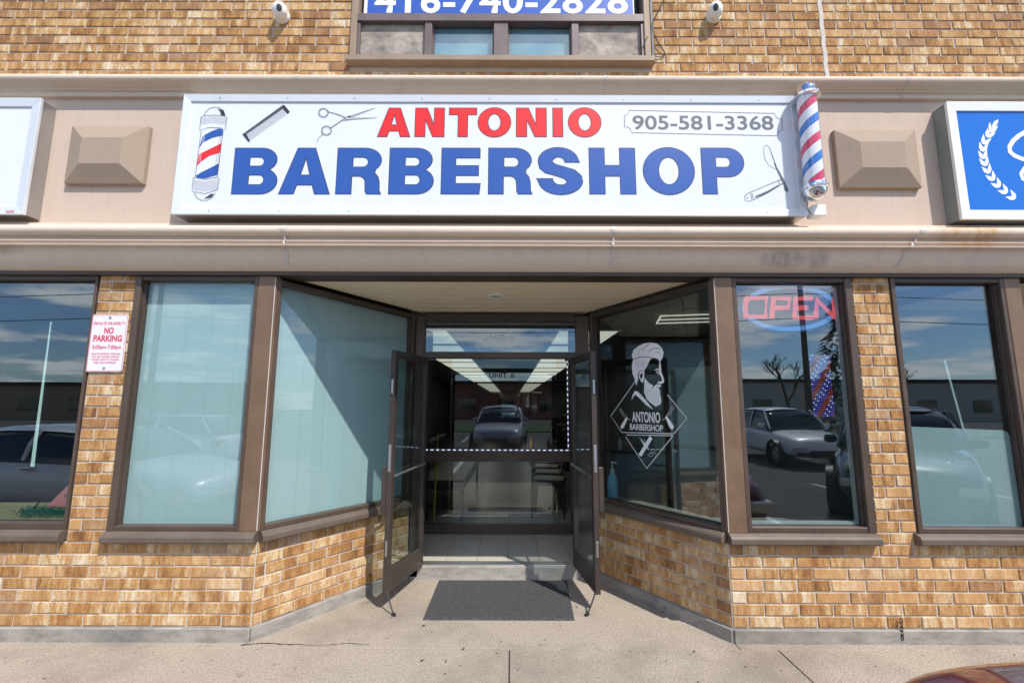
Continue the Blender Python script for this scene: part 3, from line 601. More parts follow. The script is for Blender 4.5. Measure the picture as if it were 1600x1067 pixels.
for a_, b_ in ((fx[1], fx[2]), (fx[7], fx[8])): ub('mesh_screen', (a_, b_, .012, .016, .072, .375), SCREEN, 0)
for a_, b_ in ((fx[3], fx[4]), (fx[5], fx[6])):
    ub('pane', (a_, b_, .040, .044, .072, .375), GLASS, 0); ub('curtain', (a_, b_, .052, .056, .072, .375), CURT, 0)
    ub('sash', (a_, a_ + .012, .02, .05, .072, .375), PURPLE, 0); ub('sash', (b_ - .012, b_, .02, .05, .072, .375), PURPLE, 0)
ub('back_panel', (-w2 + .05, w2 - .05, .12, .13, .0, 1.1), BLACK, 0)
bn = empty('phone_banner', (-.1025, .03, 4.815), 0, label='blue banner with the phone number 416-740-2828 in the upstairs window', category='banner')
bw = w2 - .08
box('banner_sheet', (-bw, bw - .03, 0, .006, .003, .70), BANNER, bn); box('white_edge', (-bw, -bw + .028, -.001, .001, .003, .70), INKW, bn); box('white_edge', (bw - .04, bw - .03, -.001, .001, .003, .70), INKW, bn)
bl = Vector(bn.location)
tz0 = on_y(780, 22, .03)[1]; u0 = on_y(585, 10, .03)[0]; u1 = on_y(981, 10, .03)[0]
words('416-740-2828', (u0, u1, tz0, tz0 + .245), lambda u, v, d=0: Vector((u, .03 - d, v)) - bl, INKW, bn, .0014, .022, space=1.06)
def dome(x, z, flip, label):
    e = empty('security_camera', (x, -.0, z), 0, label=label, category='security camera', group='white dome cameras on the upper wall')
    MB().lathe([(0, .0), (.062, .0), (.062, -.022), (.056, -.03), (0, -.03)], 28, (0, 0, 0), 'y').build('mounting_base', ALUW, e, 0, True)
    s_ = flip; m = MB(); m.lathe([(.001, .052)] + [(.052 * math.sin(R(a_)), .052 * math.cos(R(a_))) for a_ in range(10, 171, 10)] + [(.001, -.052)], 24, (0, 0, 0)); b_ = m.build('camera_ball', ALUW, e, 0, True); b_.location = (.0 - s_ * .006, -.062, .004)
    n1 = MB().lathe([(.001, -.060), (.03, -.058), (.037, -.046), (.039, -.03)], 20, (0, 0, 0), 'y').build('lens_housing', BLACK, b_, 0, True); b_.scale = (1.1, 1.1, 1.35); n1.scale = (.55, 1.0, .62); n1.rotation_euler = (R(14), 0, R(-s_ * 22))
    return e
dome(-1.915, 4.80, -1, 'white dome camera on the brick left of the upstairs window'); dome(1.665, 4.815, 1, 'white dome camera on the brick right of the upstairs window')
def smooth(pts, n=8):
    pts = [Vector(p) for p in pts]; o = []
    for i in range(len(pts) - 1):
        p0 = pts[max(i - 1, 0)]; p1 = pts[i]; p2 = pts[i + 1]; p3 = pts[min(i + 2, len(pts) - 1)]
        for k in range(n):
            t = k / n; o.append(.5 * ((2 * p1) + (p2 - p0) * t + (2 * p0 - 5 * p1 + 4 * p2 - p3) * t * t + (3 * p1 - p0 - 3 * p2 + p3) * t ** 3))
    return o + [pts[-1]]
cb = [on_y(x, y, -.02) for x, y in ((1048, -20), (1030, 15), (1018, 45), (1030, 70), (1040, 83), (1032, 88), (1020, 86))]
MB().tube(smooth([(x, -.02 - .01 * math.sin(i), z) for i, (x, z) in enumerate(cb)]), .004, 6).build('loose_cable', BLACK, None, 0, True, label='thin black cable looping on the brick beside the upstairs window', category='cable')
cb = [on_y(x, y, -.05) for x, y in ((1012, 58), (1006, 70), (1008, 84), (1014, 94))]
MB().tube(smooth([(x, -.05, z) for x, z in cb]), .004, 6).build('short_cable', BLACK, None, 0, True, label='short black cable hugging the right edge of the upstairs frame', category='cable')
box('conduit_strip', (1.132, 1.158, -.03, .0, 4.375, 5.6), BLACK, None, .004, label='black vertical cable cover along the right of the upstairs window', category='cable cover')

# ------------------------------------------------------------------ shop windows
def shopwin(name, loc, rz, x0, x1, z0, z1, label, fl=.04, fr=.04, ft=.035, fb=.05, py=.05, film=None, filmrect=None, gl=GLASS, sill=(0, 0), top1=None, fm=BRONZE):
    e = empty(name, loc, rz, label=label, category='window'); t1 = z1 if top1 is None else top1
    def memb(nm, poly, y0, y1, mt, bev=.004):
        m = MB(); v = [(x, y0, z) for x, z in poly] + [(x, y1, z) for x, z in poly]; n = len(poly)
        m.add(v, [tuple(range(n)), tuple(range(2 * n - 1, n - 1, -1))] + [(i, n + i, n + (i + 1) % n, (i + 1) % n) for i in range(n)]); return m.build(nm, mt, e, bev)
    za_ = lambda x: z1 + (t1 - z1) * (x - x0) / (x1 - x0)
    memb('jamb', [(x0, z0), (x0 + fl, z0), (x0 + fl, za_(x0 + fl)), (x0, za_(x0))], -.012, .10, fm)
    memb('jamb', [(x1 - fr, z0), (x1, z0), (x1, za_(x1)), (x1 - fr, za_(x1 - fr))], -.012, .10, fm)
    memb('head_rail', [(x0 + fl, za_(x0 + fl) - ft), (x1 - fr, za_(x1 - fr) - ft), (x1 - fr, za_(x1 - fr)), (x0 + fl, za_(x0 + fl))], -.006, .095, BRONZE_D)
    memb('bottom_rail', [(x0 + fl, z0), (x1 - fr, z0), (x1 - fr, z0 + fb), (x0 + fl, z0 + fb)], -.006, .095, fm)
    b = .012
    for q in (((x0 + fl, x0 + fl + b), (z0 + fb, za_(x0) - ft)), ((x1 - fr - b, x1 - fr), (z0 + fb, za_(x1) - ft))):
        memb('glazing_bead', [(q[0][0], q[1][0]), (q[0][1], q[1][0]), (q[0][1], q[1][1]), (q[0][0], q[1][1])], .02, .09, BRONZE_D, .002)
    memb('pane', [(x0 + fl, z0 + fb), (x1 - fr, z0 + fb), (x1 - fr, za_(x1 - fr) - ft), (x0 + fl, za_(x0 + fl) - ft)], py, py + .006, gl, 0)
    if film: memb('film', filmrect or [(x0 + fl + .004, z0 + fb), (x1 - fr - .004, z0 + fb), (x1 - fr - .004, za_(x1 - fr) - ft), (x0 + fl + .004, za_(x0 + fl) - ft)], py + .012, py + .014, film, 0)
    # sill: sloped nosing
    s0, s1 = x0 - sill[0], x1 + sill[1]
    pr = [(.08, z0 + .001), (-.02, z0 + .001), (-.055, z0 - .016), (-.062, z0 - .03), (-.062, z0 - .062), (-.048, z0 - .072), (.08, z0 - .072)]
    MB().profile(pr, s0, s1).build('sill', BRONZE_S, e, .002); return e
ZB = .722; ZT = 2.585
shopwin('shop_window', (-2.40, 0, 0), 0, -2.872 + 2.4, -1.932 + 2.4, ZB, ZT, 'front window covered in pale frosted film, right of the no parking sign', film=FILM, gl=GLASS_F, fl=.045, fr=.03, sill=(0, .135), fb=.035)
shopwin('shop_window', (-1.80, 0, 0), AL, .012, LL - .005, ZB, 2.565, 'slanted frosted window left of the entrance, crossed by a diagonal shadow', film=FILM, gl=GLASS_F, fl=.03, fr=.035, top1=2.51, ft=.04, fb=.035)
shopwin('shop_window', (.78, 1.12, 0), AR, .005, LR - .012, ZB, 2.515, 'slanted clear window with the bearded man decal, right of the entrance', fl=.035, fr=.03, top1=2.57, ft=.04, fb=.035)
rw = shopwin('shop_window', (2.13, 0, 0), 0, 1.672 - 2.13, 2.588 - 2.13, ZB, ZT, 'front window with the OPEN sign, between corner post and brick pillar', fl=.035, fr=.055, sill=(.14, 0), fb=.04)
for b in ((-.418, -.405), (.385, .40)): box('inner_trim', (b[0], b[1], .062, .10, ZB + .045, ZT - .04), ALUW, rw)
box('inner_trim', (-.40, .385, .062, .10, ZB + .045, ZB + .062), ALUW, rw); box('inner_trim', (-.40, .385, .062, .10, ZT - .06, ZT - .045), ALUW, rw)
fr_ = [(-.43 + .03, .757), (.355, .757), (.355, 1.36)] + [(x, z) for x, z in arc(.305, 1.38, .05, .06, 0, 90, 6)] + [(-.43 + .03, 1.465)]
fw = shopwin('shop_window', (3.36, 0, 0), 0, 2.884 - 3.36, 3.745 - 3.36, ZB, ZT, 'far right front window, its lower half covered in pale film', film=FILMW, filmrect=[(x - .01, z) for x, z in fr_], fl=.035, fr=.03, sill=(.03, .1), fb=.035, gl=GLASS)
lw_ = shopwin('shop_window', (-4.1, 0, 0), 0, -5.1 + 4.1, -3.160 + 4.1, ZB + .01, ZT, 'dark clear front window at the left edge with a garland inside', fl=.035, fr=.02, sill=(0, .0), fb=.045)
# posts
def post(loc, a, label, pts):
    e = empty('corner_post', loc, a, label=label, category='post'); m = MB().prism(pts, .722, 2.585); m.build('post_cover', POSTM, e, .004)
    for (x, y) in pts[:3][1:2]: MB().tube([(x, y - .003, .73), (x, y - .003, 2.56)], .0035, 6).build('sealant_line', CAULK, e)
    return e
cu, su = UL.x / LL, UL.y / LL
post((-1.86, 0, 0), 0, 'bronze corner post left of the doorway recess', [(-.072, -.014), (.06, -.014), (.06 + .035 * cu + .0, .035 * su - .0), (.045, .12), (-.072, .12)])
cu, su = UR.x / LR, UR.y / LR
post((1.60, 0, 0), 0, 'bronze corner post right of the doorway recess', [(-.065 - .035 * cu, -.035 * su), (-.065, -.014), (.073, -.014), (.073, .12), (-.05, .12)])
box('corner_post', (3.747, 3.87, -.014, .12, .722, 2.585), POSTM, None, .004, label='bronze post at the far right edge beside the next doorway', category='post')
# soffit planks of both recesses
sof = empty('soffit', (0, 0, 2.6), 0, kind='structure')
ny = 8
for i in range(ny):
    y0, y1 = .0 + i * 1.2 / ny, (i + 1) * 1.2 / ny; zz0 = .0 - .055 * y0 / 1.12; zz1 = -.055 * y1 / 1.12
    xl = -1.80 + .741 * y0 + .0; xr = 1.535 - .674 * y0
    m = MB().add([(xl, y0 + .006, zz0), (xr, y0 + .006, zz0), (xr - .674 * .14, y1 - .004, zz1), (xl + .741 * .14, y1 - .004, zz1), (xl, y0 + .004, zz0 + .02), (xr, y0 + .004, zz0 + .02), (xr - .674 * .14, y1 - .004, zz1 + .02), (xl + .741 * .14, y1 - .004, zz1 + .02)],
                 [(0, 3, 2, 1), (4, 5, 6, 7), (0, 1, 5, 4), (1, 2, 6, 5), (2, 3, 7, 6), (3, 0, 4, 7)]); m.build('soffit_plank', SOFF, sof, .0025)
box('soffit_backing', (-1.9, 1.65, .02, 1.25, .016, .05), plain('joint_dark', (.16, .13, .1), .8), sof)
box('soffit_plank', (3.87, 6, .0, 1.2, -.01, .02), SOFF, sof)
dl = empty('downlight', (-.142, .56, 2.57), 0, label='round recessed downlight in the cream soffit over the door', category='ceiling light')
MB().lathe([(.052, .004), (.055, -.012), (.078, -.012), (.082, -.004), (.082, .012)], 28).build('trim_ring', ALUW, dl, 0, True)
MB().lathe([(.001, -.004), (.035, -.006), (.05, 0.0)], 24).build('bulb_face', plain('unlit_lamp', (.35, .35, .33), .3), dl, 0, True)

# ------------------------------------------------------------------ entrance: frame, transom, doors
YD = 1.15
ef = empty('entrance_frame', (-.105, YD, 0), 0, label='dark bronze frame and transom window around the open double doors', category='door frame')
def eb(n_, a_, mt=BRONZE, bev=.003): return box(n_, a_, mt, ef, bev)
eb('jamb', (-.86, -.775, -.02, .09, .02, 2.50)); eb('jamb', (.75, .875, -.02, .09, .02, 2.50), BRONZE)
eb('head_rail', (-.775, .75, -.02, .09, 2.45, 2.53), BRONZE_D); eb('transom_rail', (-.775, .75, -.028, .08, 2.075, 2.135))
eb('transom_pane', (-.775, .75, .03, .036, 2.135, 2.45), GLASS, 0)
for x in (-.70, .68): eb('closer_arm', (x - .05, x + .05, -.045, -.02, 2.045, 2.07), BLACK)
efl = Vector(ef.location)
for tx_, ra_ in (('UNIT', (-.30, -.07, 2.262, 2.322)), ('8', (-.02, .02, 2.262, 2.322))): words(tx_, ra_, lambda u, v, d=0: Vector((u, YD + .028 - d, v)) - efl, INKW, ef, .001, .004, name='lettering')
eb('threshold', (-.775, .75, -.01, .1, .112, .125), STEEL)
def door(hx, ox, label, sgn):
    h = Vector((hx, YD - .02)); o_ = Vector((ox, .462)); d = o_ - h; L = d.length
    e = empty('glass_door', (hx, YD - .02, .128), math.atan2(d.y, d.x), label=label, category='door')
    DW = .055; T = .022; Hh = 1.945; DM = DOORM
    box('stile', (0, DW, -T, T, 0, Hh), DM, e, .003); box('stile', (L - .055, L, -T, T, 0, Hh), DM, e, .003)
    box('top_rail', (DW, L - .055, -T, T, Hh - .06, Hh), DM, e, .003); box('bottom_rail', (DW, L - .055, -T, T, 0, .17), DM, e, .003)
    box('pane', (DW, L - .055, -.003, .003, .17, Hh - .06), GLASS_C, e)
    s_ = sgn      # inner face of the leaf (towards the doorway axis)
    MB().tube([(DW - .01, s_ * .03, .93), (.10, s_ * .05, .935), (L - .11, s_ * .05, .915), (L - .03, s_ * .028, .90)], .011, 10).build('push_bar', STEEL, e, 0, True)
    yo = -s_
    m = MB().box(L - .045, L - .005, min(yo * T, yo * (T + .05)), max(yo * T, yo * (T + .05)), .62, .98); m.build('pull_handle', DM, e, .008)
    m = MB().box(L - .0005, L + .003, -.012, .012, .94, 1.16); m.box(L, L + .006, -.006, .006, 1.0, 1.06); m.build('lock_plate', STEEL, e, .001)
    m = MB().box(L - .0005, L + .004, -.009, .009, 1.58, 1.70); m.build('strike_plate', STEEL, e, .001); m = MB().box(L - .0005, L + .004, -.009, .009, .28, .40); m.build('flush_bolt', STEEL, e, .001)
    MB().tube([(L - .02, s_ * .01, .03), (L + .02, s_ * .06, -.05), (L + .05, s_ * .11, -.122)], .006, 8).tube([(L + .035, s_ * .095, -.119), (L + .06, s_ * .125, -.119)], .013, 8).build('foot_prop', BLACK, e, 0, True)
    return e
door(-.848, -1.005, 'left open glass door standing against the frosted window', 1)
door(.602, .690, 'right open glass door beside the bearded man decal', -1)

# ------------------------------------------------------------------ indoor shell
tf = empty('tiled_floor', (0, 1.2, .12), 0, kind='structure')
box('grout_bed', (-6, 6.2, .045, 17, -.06, -.004), GROUT, tf)
tw, td = .305, .305; k = 0
tmesh = None
for j in range(7):
    for i in range(-5, 5):
        x0_ = i * tw - .03 + (.0); y0_ = .07 + j * td
        if not (-1.3 < x0_ + .1 < 1.1): continue
        if tmesh is None: tmesh = box('floor_tile', (.002, tw - .002, .002, td - .002, -.004, .002), TILE, tf, .0015); tmesh.location = (x0_, y0_, 0)
        else: o = tmesh.copy(); COL.objects.link(o); o.location = (x0_, y0_, random.uniform(-.0004, .0004))
box('far_floor', (-6, 6.2, .07 + 7 * td, 17, -.004, .0), plain('dark_floor', (.07, .06, .055), .3), tf)
box('sub_floor', (-6, 6.2, .2, 17.5, -.3, -.05), BASEC, None, kind='structure')
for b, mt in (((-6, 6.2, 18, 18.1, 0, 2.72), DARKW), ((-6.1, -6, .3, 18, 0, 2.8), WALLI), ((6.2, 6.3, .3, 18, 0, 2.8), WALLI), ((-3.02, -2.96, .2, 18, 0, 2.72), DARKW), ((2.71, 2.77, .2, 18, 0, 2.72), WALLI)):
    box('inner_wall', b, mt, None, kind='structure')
box('wall_mirror', (-2.9, 2.7, 17.96, 17.99, 1.0, 2.6), plain('mirror', (.55, .58, .57), .03, 1.0, .02), None, label='long mirror on the back wall of the shop', category='mirror')
ce = empty('ceiling', (0, 0, 2.62), 0, kind='structure')
box('ceiling_grid', (-6, 6.2, 1.28, 18, .012, .06), plain('grid_metal', (.35, .36, .35), .6), ce)
box('ceiling_sheet', (-6, -1.86, .14, 1.28, .012, .06), CEIL, ce); box('ceiling_sheet', (1.6, 6.2, .14, 1.28, .012, .06), CEIL, ce)
ctm = None
for j in range(10):
    for i in range(-4, 5):
        if ctm is None: ctm = box('ceiling_tile', (.006, .604, .006, .604, 0, .012), CEIL, ce, .002); ctm.location = (i * .61, 1.30 + j * .61, 0)
        else: o = ctm.copy(); COL.objects.link(o); o.location = (i * .61, 1.30 + j * .61, 0)
# building mass above and behind
box('building_mass', (-6.2, 6.4, .2, 18.4, 2.74, 6.2), plain('rear_wall', (.3, .25, .2), .9), None, kind='structure')
tl = None
LG = 'recessed ceiling light panels in the shop'
for cxp in (-1.30, 1.05):
    for j in range(9):
        if cxp < 0: y_ = 3.4 + j * 1.6
        else: y_ = 3.4 + j * 1.6
        if tl is None:
            tl = empty('light_panel', (cxp, y_, 2.612), 0, label='lit rectangular ceiling panel inside the shop, one of two receding rows', category='ceiling light', group=LG)
            box('diffuser', (-.40, .40, -.70, .70, -.004, .0), LIGHTP, tl); box('trim', (-.42, .42, -.73, -.705, -.01, .004), ALUW, tl)
        else: o = copy_tree(tl); o.location = (cxp, y_, 2.612)
        (tl if not (j or cxp > 0) else o)['label'] = 'lit ceiling panel inside the shop, %s in the %s receding row' % (('nearest', 'second nearest', 'third nearest', 'fourth nearest', 'middle', 'fourth farthest', 'third farthest', 'second farthest', 'farthest')[j], 'left' if cxp < 0 else 'right')
fx_ = empty('ceiling_fixture', (2.05, 1.75, 2.60), R(-12), label='thin framed bright ceiling fixture seen through the slanted clear window', category='ceiling light')
for a_ in ((-.36, .36, -.25, -.235), (-.36, .36, .0, .012), (-.36, .36, .235, .25), (-.36, -.345, -.25, .25), (.345, .36, -.25, .25)): box('tube_strip', (*a_, -.01, .002), LIGHTP, fx_)
# lobby between outer and inner doors
YI = 2.2
lp = empty('inner_door_frame', (-.16, YI, .12), 0, label='dark inner glazed doorway with a thick mid rail behind the open doors', category='door frame')
def lb(n_, a_, mt=BRONZE_D, bev=.003): return box(n_, a_, mt, lp, bev)
lb('jamb', (-.97, -.89, -.03, .05, 0, 2.49)); lb('jamb', (.86, .94, -.03, .05, 0, 2.49)); lb('bottom_rail', (-.89, .86, -.03, .04, .0, .11), BRONZE); lb('mid_rail', (-.89, .86, -.03, .04, .825, .95), BRONZE); lb('head_rail', (-.89, .86, -.03, .04, 2.08, 2.14))
lb('upper_pane', (-.89, .86, .0, .006, .95, 2.08), GLASS_C, 0); lb('lower_pane', (-.89, .86, .0, .006, .11, .825), GLASS_C, 0); lb('transom_pane', (-.89, .86, .0, .006, 2.14, 2.49), GLASS_C, 0)
lpl = Vector(lp.location)
for tx_, ra_ in (('UNIT', (-.28, -.06, 1.94, 2.0)), ('8', (-.015, .03, 1.94, 2.0))): words(tx_, ra_, lambda u, v, d=0: Vector((u, YI - d - .002, v)) - lpl, INK, lp, .001, .004, name='lettering')
led = empty('led_strip', (-.16, YI - .035, 1.07), 0, label='white LED light strip along the mid rail and right jamb of the inner doorway', category='light strip')
LEDM = emit('led_white', (.75, .85, 1.0), 1.3)
box('tape', (-.89, .86, -.003, .0, -.002, .022), plain('tape_blue', (.12, .15, .22), .4), led); box('tape', (.825, .845, -.003, .0, .022, 1.13), plain('tape_blue2', (.12, .15, .22), .4), led)
m = MB()
for i in range(26):
    for k_ in range(3): x = -.87 + i * .067 + k_ * .011; m.box(x, x + .006, -.006, -.003, .005, .016)
for i in range(16):
    for k_ in range(3): z = .05 + i * .067 + k_ * .011; m.box(.83, .84, -.006, -.003, z, z + .006)
m.build('diodes', LEDM, led, kind='stuff')
for b, mt in (((-1.13, -1.10, 1.25, 2.9, .12, 2.6), DARKW), ((.80, .82, 1.25, 2.2, .12, .75), BRONZE_D), ((.80, .82, 1.26, 1.30, .75, 2.5), BRONZE_D), ((.80, .82, 1.30, 2.2, 2.45, 2.6), BRONZE_D)): box('lobby_side', b, mt, None, kind='structure')
# furniture
bench = empty('waiting_bench', (-.95, 3.3, .12), 0, label='black upholstered bench along the left wall inside', category='bench')
LEATH = plain('black_leather', (.018, .017, .018), .4); FLG = plain('warm_floor_reflection', (.2, .18, .15), .3)
box('seat', (-.35, .35, -.6, 2.2, .40, .52), LEATH, bench, .03); box('backrest', (-.38, -.30, -.6, 2.2, .52, .95), LEATH, bench, .03)
for x in (-.3, .28):
    for y in (-.5, 2.1): box('leg', (x, x + .04, y, y + .04, 0, .40), BLACK, bench)
GOLD = plain('gold_trim', (.55, .30, .08), .3, .8)
def chair(loc, rz, label):
    e = empty('waiting_chair', loc, rz, label=label, category='chair', group='dark chairs with gold rimmed backs')
    box('seat', (-.22, .22, -.22, .22, .42, .50), LEATH, e, .02)
    m = MB(); m.add([(x, .22 + .03 * math.cos(x * 8), z) for x in (-.2, -.1, 0, .1, .2) for z in (.5, .78 + .1 * math.cos(x * 6))], [(2 * i, 2 * i + 2, 2 * i + 3, 2 * i + 1) for i in range(4)]); m.build('backrest', LEATH, e)
    MB().tube([(.21 * math.cos(R(a_)), .24, .68 + .21 * math.sin(R(a_))) for a_ in range(0, 181, 15)], .013, 8).build('gold_rim', GOLD, e, 0, True)
    for sx_ in (-1, 1):
        for sy_ in (-1, 1): MB().tube([(sx_ * .18, sy_ * .18, .42), (sx_ * .21, sy_ * .22, 0)], .012, 6).build('leg', BLACK, e)
    return e
c0 = chair((.52, 3.1, .12), R(80), 'nearest of the gold rimmed chairs inside the doorway')
for i, lb_ in enumerate(('second gold rimmed chair inside, behind the nearest', 'third gold rimmed chair in the row inside', 'farthest gold rimmed chair of the row inside')):
    c_ = copy_tree(c0); c_.location = (.55 + .02 * i, 3.75 + .62 * i, .12); c_['label'] = lb_
MB().tube([(-.95, 2.42, .12), (-.93, 2.44, 1.25)], .010, 8).build('yellow_pole', plain('yellow_plastic', (.60, .42, .02), .4), None, 0, True, label='thin yellow mop handle standing behind the left door glass', category='mop handle')
ct = empty('styling_counter', (1.9, 3.2, .12), 0, label='white fronted barber counter behind the slanted clear window', category='counter')
CW = plain('counter_white', (.25, .26, .27), .4)
box('cabinet', (-.5, .7, -.3, .3, 0, .85), CW, ct, .01); box('worktop', (-.53, .73, -.33, .33, .85, .89), BLACK, ct, .004)
for x in (-.1, .3): box('cabinet_door', (x - .38, x, -.315, -.302, .05, .82), CW, ct, .003)
rb = random.Random(9)
for i in range(7):
    x_ = 1.5 + i * .16 + rb.uniform(-.03, .03); h_ = rb.uniform(.12, .24)
    MB().lathe([(0, 0), (.03, 0), (.03, h_ * .7), (.012, h_ * .8), (.012, h_), (0, h_)], 14, (0, 0, 0)).build('hair_product', plain('product_%d' % i, rb.choice([(.5, .5, .5), (.05, .05, .05), (.4, .05, .05), (.1, .2, .4), (.5, .4, .1)]), .3), None, 0, True, label='small %s product bottle, number %s from the door on the barber counter' % (('short', 'tall')[h_ > .18], ('one', 'two', 'three', 'four', 'five', 'six', 'seven')[i]), category='bottle', group='hair product bottles on the counter').location = (x_, 3.1 + rb.uniform(-.1, .1), 1.01)
def barber_chair(loc, label):
    e = empty('barber_chair', loc, R(160), label=label, category='barber chair')
    MB().lathe([(0, 0), (.30, 0), (.30, .03), (.05, .06), (.05, .4), (0, .4)], 20).build('pedestal', CHROME, e, 0, True)
    box('seat', (-.26, .26, -.26, .26, .42, .56), LEATH, e, .04); box('backrest', (-.25, .25, .22, .32, .56, 1.12), LEATH, e, .04); box('headrest', (-.13, .13, .24, .31, 1.15, 1.30), LEATH, e, .03)
    for x in (-.30, .30): box('armrest', (x - .04, x + .04, -.22, .2, .68, .74), LEATH, e, .02)
    box('footrest', (-.18, .18, -.52, -.40, .18, .21), CHROME, e, .005)
barber_chair((1.15, 4.4, .12), 'black barber chair seen dimly behind the decal'); barber_chair((1.25, 6.3, .12), 'black barber chair farther back in the shop')
# added indoors: dark frame and film pane imitating the left window's reflection
idf = empty('reflection_stand_in', (2.35, 2.4, .12), R(-35), label='added dark frame and film pane imitating the left window mirrored in the slanted glass', category='door')
for b in ((-.42, -.36, -.03, .03, 0, 2.05), (.36, .42, -.03, .03, 0, 2.05), (-.36, .36, -.03, .03, 1.98, 2.05), (-.36, .36, -.03, .03, .95, 1.0)): box('rail', b, BLACK, idf)
box('pane', (-.36, .36, -.003, .003, 0, 1.98), FILM, idf)
# window sill shelf indoors and sanitizer bottle
box('inner_sill', (1.60, 2.60, .11, .45, .70, .722), STEPM, None, .004, label='pale ledge inside the OPEN sign window', category='ledge')
shf = MB().prism([(.83, 1.18), (1.60, .125), (1.60, .40), (1.05, 1.25)], .715, .735).build('inner_sill', STEPM, None, .003, label='pale ledge inside the slanted clear window', category='ledge')
bo = empty('sanitizer_bottle', (.965, 1.11, .737), 0, label='blue sanitizer jug with white pump on the ledge by the right door', category='bottle')
t_ = NT('blue_liquid'); t_.bsdf((.30, .58, .72), .25, 0, None, .5); BLQ = t_.m
MB().lathe([(0, 0), (.046, 0), (.050, .008), (.050, .16), (.042, .20), (.022, .235), (.018, .25), (0, .25)], 24).build('jug', BLQ, bo, 0, True)
MB().lathe([(0, .245), (.021, .245), (.021, .27), (.008, .275), (.006, .33), (0, .33)], 18).tube([(-.012, 0, .33), (.0, 0, .335), (.03, 0, .332), (.045, 0, .322)], .007, 8).build('pump', ALUW, bo, 0, True)
# inside the left edge window: display shelf, garland, paper card, tube
box('display_shelf', (-5.0, -3.20, .11, .75, .735, .76), plain('ply', (.50, .42, .25), .6), None, .003, label='yellowish display shelf inside the left edge window', category='shelf')
g = empty('tinsel_garland', (-3.53, .24, .765), 0, label='dark green tinsel garland on the shelf of the left edge window', category='garland')
m = MB(); rr = random.Random(3)
for i in range(1100):
    a_ = rr.uniform(0, 6.28); x = rr.uniform(-.2, .2); y = rr.uniform(-.06, .08); zb_ = rr.uniform(.0, .05); l = rr.uniform(.02, .04); dx, dy, dz = math.cos(a_) * l, math.sin(a_) * l, rr.uniform(-.01, .03)
    m.add([(x, y, zb_), (x + dx, y + dy, zb_ + dz), (x + dx * .9 + .004, y + dy * .9, zb_ + dz + .004)], [(0, 1, 2)])
m.build('needles', plain('tinsel_green', (.06, .30, .26), .4), g, kind='stuff')
cdm = MB().add([(-.10, .05, .03), (.10, .05, .03), (.13, .16, .20), (-.03, .16, .20), (-.10, .053, .03), (.10, .053, .03), (.13, .163, .20), (-.03, .163, .20)], [(0, 1, 2, 3), (7, 6, 5, 4), (0, 4, 5, 1), (1, 5, 6, 2), (2, 6, 7, 3), (3, 7, 4, 0)])
cde = empty('paper_card', (-3.49, .22, .80), 0, label='pink paper card with dark lettering lying on the green garland', category='card')
cdm.build('sheet', plain('pink_paper', (.66, .20, .19), .8), cde)
words('61X', (-.01, .09, .09, .14), lambda u, v, d=0: Vector((u, .05 + (v - .03) * .11 / .17 - d - .004, v)), INK, cde, .001, .0, shear=.3)
MB().tube([(-3.738, .25, 2.27), (-3.722, .25, 1.13)], [.004, .011], 8).build('hanging_tube', emit('lit_tube', (.7, .95, .9), .75), None, 0, True, label='thin lit glass tube hanging inside the left edge window', category='tube light')
MB().tube([(3.47, .25, 1.98), (3.57, .25, 1.30)], [.006, .006], 8).build('hanging_tube', emit('lit_tube_b', (.7, .95, .9), .4), None, 0, True, label='thin lit glass tube hanging inside the far right window', category='tube light')

# ------------------------------------------------------------------ OPEN neon and LED pole
on_ = empty('open_sign', (2.175, .14, 2.36), 0, label='neon OPEN sign in red letters inside a blue oval ring', category='neon sign')
NEON_R = emit('neon_red', (1.0, .14, .17), .85); NEON_B = emit('neon_blue', (.20, .42, .95), .62); DULL = plain('neon_backing', (.10, .17, .24), .5)
sc_ = 1.0
def N2(px, py): a_ = on_y(1140 + px / 4.85, 430 + py / 4.85, .13); return a_[0] - 2.175, a_[1] - 2.36
ov = [N2(455 + 345 * math.cos(R(a_)), 248 + 160 * math.sin(R(a_))) for a_ in range(0, 360, 8)]
MB().tube([(x, -.012, z) for x, z in ov + ov[:1]], .017, 8, False).build('oval_tube', NEON_B, on_, 0, True)
me_ = curve_mesh([[N2(455 + 385 * math.cos(R(a_)), 248 + 190 * math.sin(R(a_))) for a_ in range(0, 360, 8)]], 0, .004)
done('backing', lay(me_, lambda u, v, d=0: Vector((u, .02 - d, v))), DULL, on_)
for seg_ in ([[(115, 180), (270, 175), (262, 318), (110, 315), (115, 180)]], [[(308, 328), (322, 180), (445, 182), (435, 250), (318, 252)]], [[(612, 180), (490, 182), (480, 325), (612, 325)], [(486, 252), (575, 250)]], [[(640, 330), (648, 190), (775, 320), (782, 178)]]):
    m = MB()
    for l in seg_: m.tube([(x, -.03, z) for x, z in (N2(*p) for p in l)], .019, 8)
    m.build('letter_tube', NEON_R, on_, 0, True)
lpn = empty('led_barber_pole', (2.50, .30, 1.78), 0, label='LED dot panel showing blue and red barber stripes behind the OPEN window', category='LED sign')
box('panel', (-.085, .085, 0, .02, -.25, .25), plain('led_panel', (.05, .05, .12), .4), lpn)
md = {'b': MB(), 'r': MB(), 'w': MB()}
for i in range(10):
    for j in range(30):
        x = -.077 + i * .017; z = -.242 + j * .0167; s_ = (z - x * 1.6) % .21
        md['r' if s_ < .075 else ('w' if (i + j) % 3 == 0 and s_ > .12 else 'b')].box(x - .004, x + .004, -.003, 0, z - .004, z + .004)
md['b'].build('blue_diodes', emit('led_blue', (.12, .10, 1), .7), lpn, kind='stuff'); md['r'].build('red_diodes', emit('led_red', (1, .12, .06), .5), lpn, kind='stuff'); md['w'].build('white_diodes', emit('led_w', (.75, .8, 1), 1.0), lpn, kind='stuff')

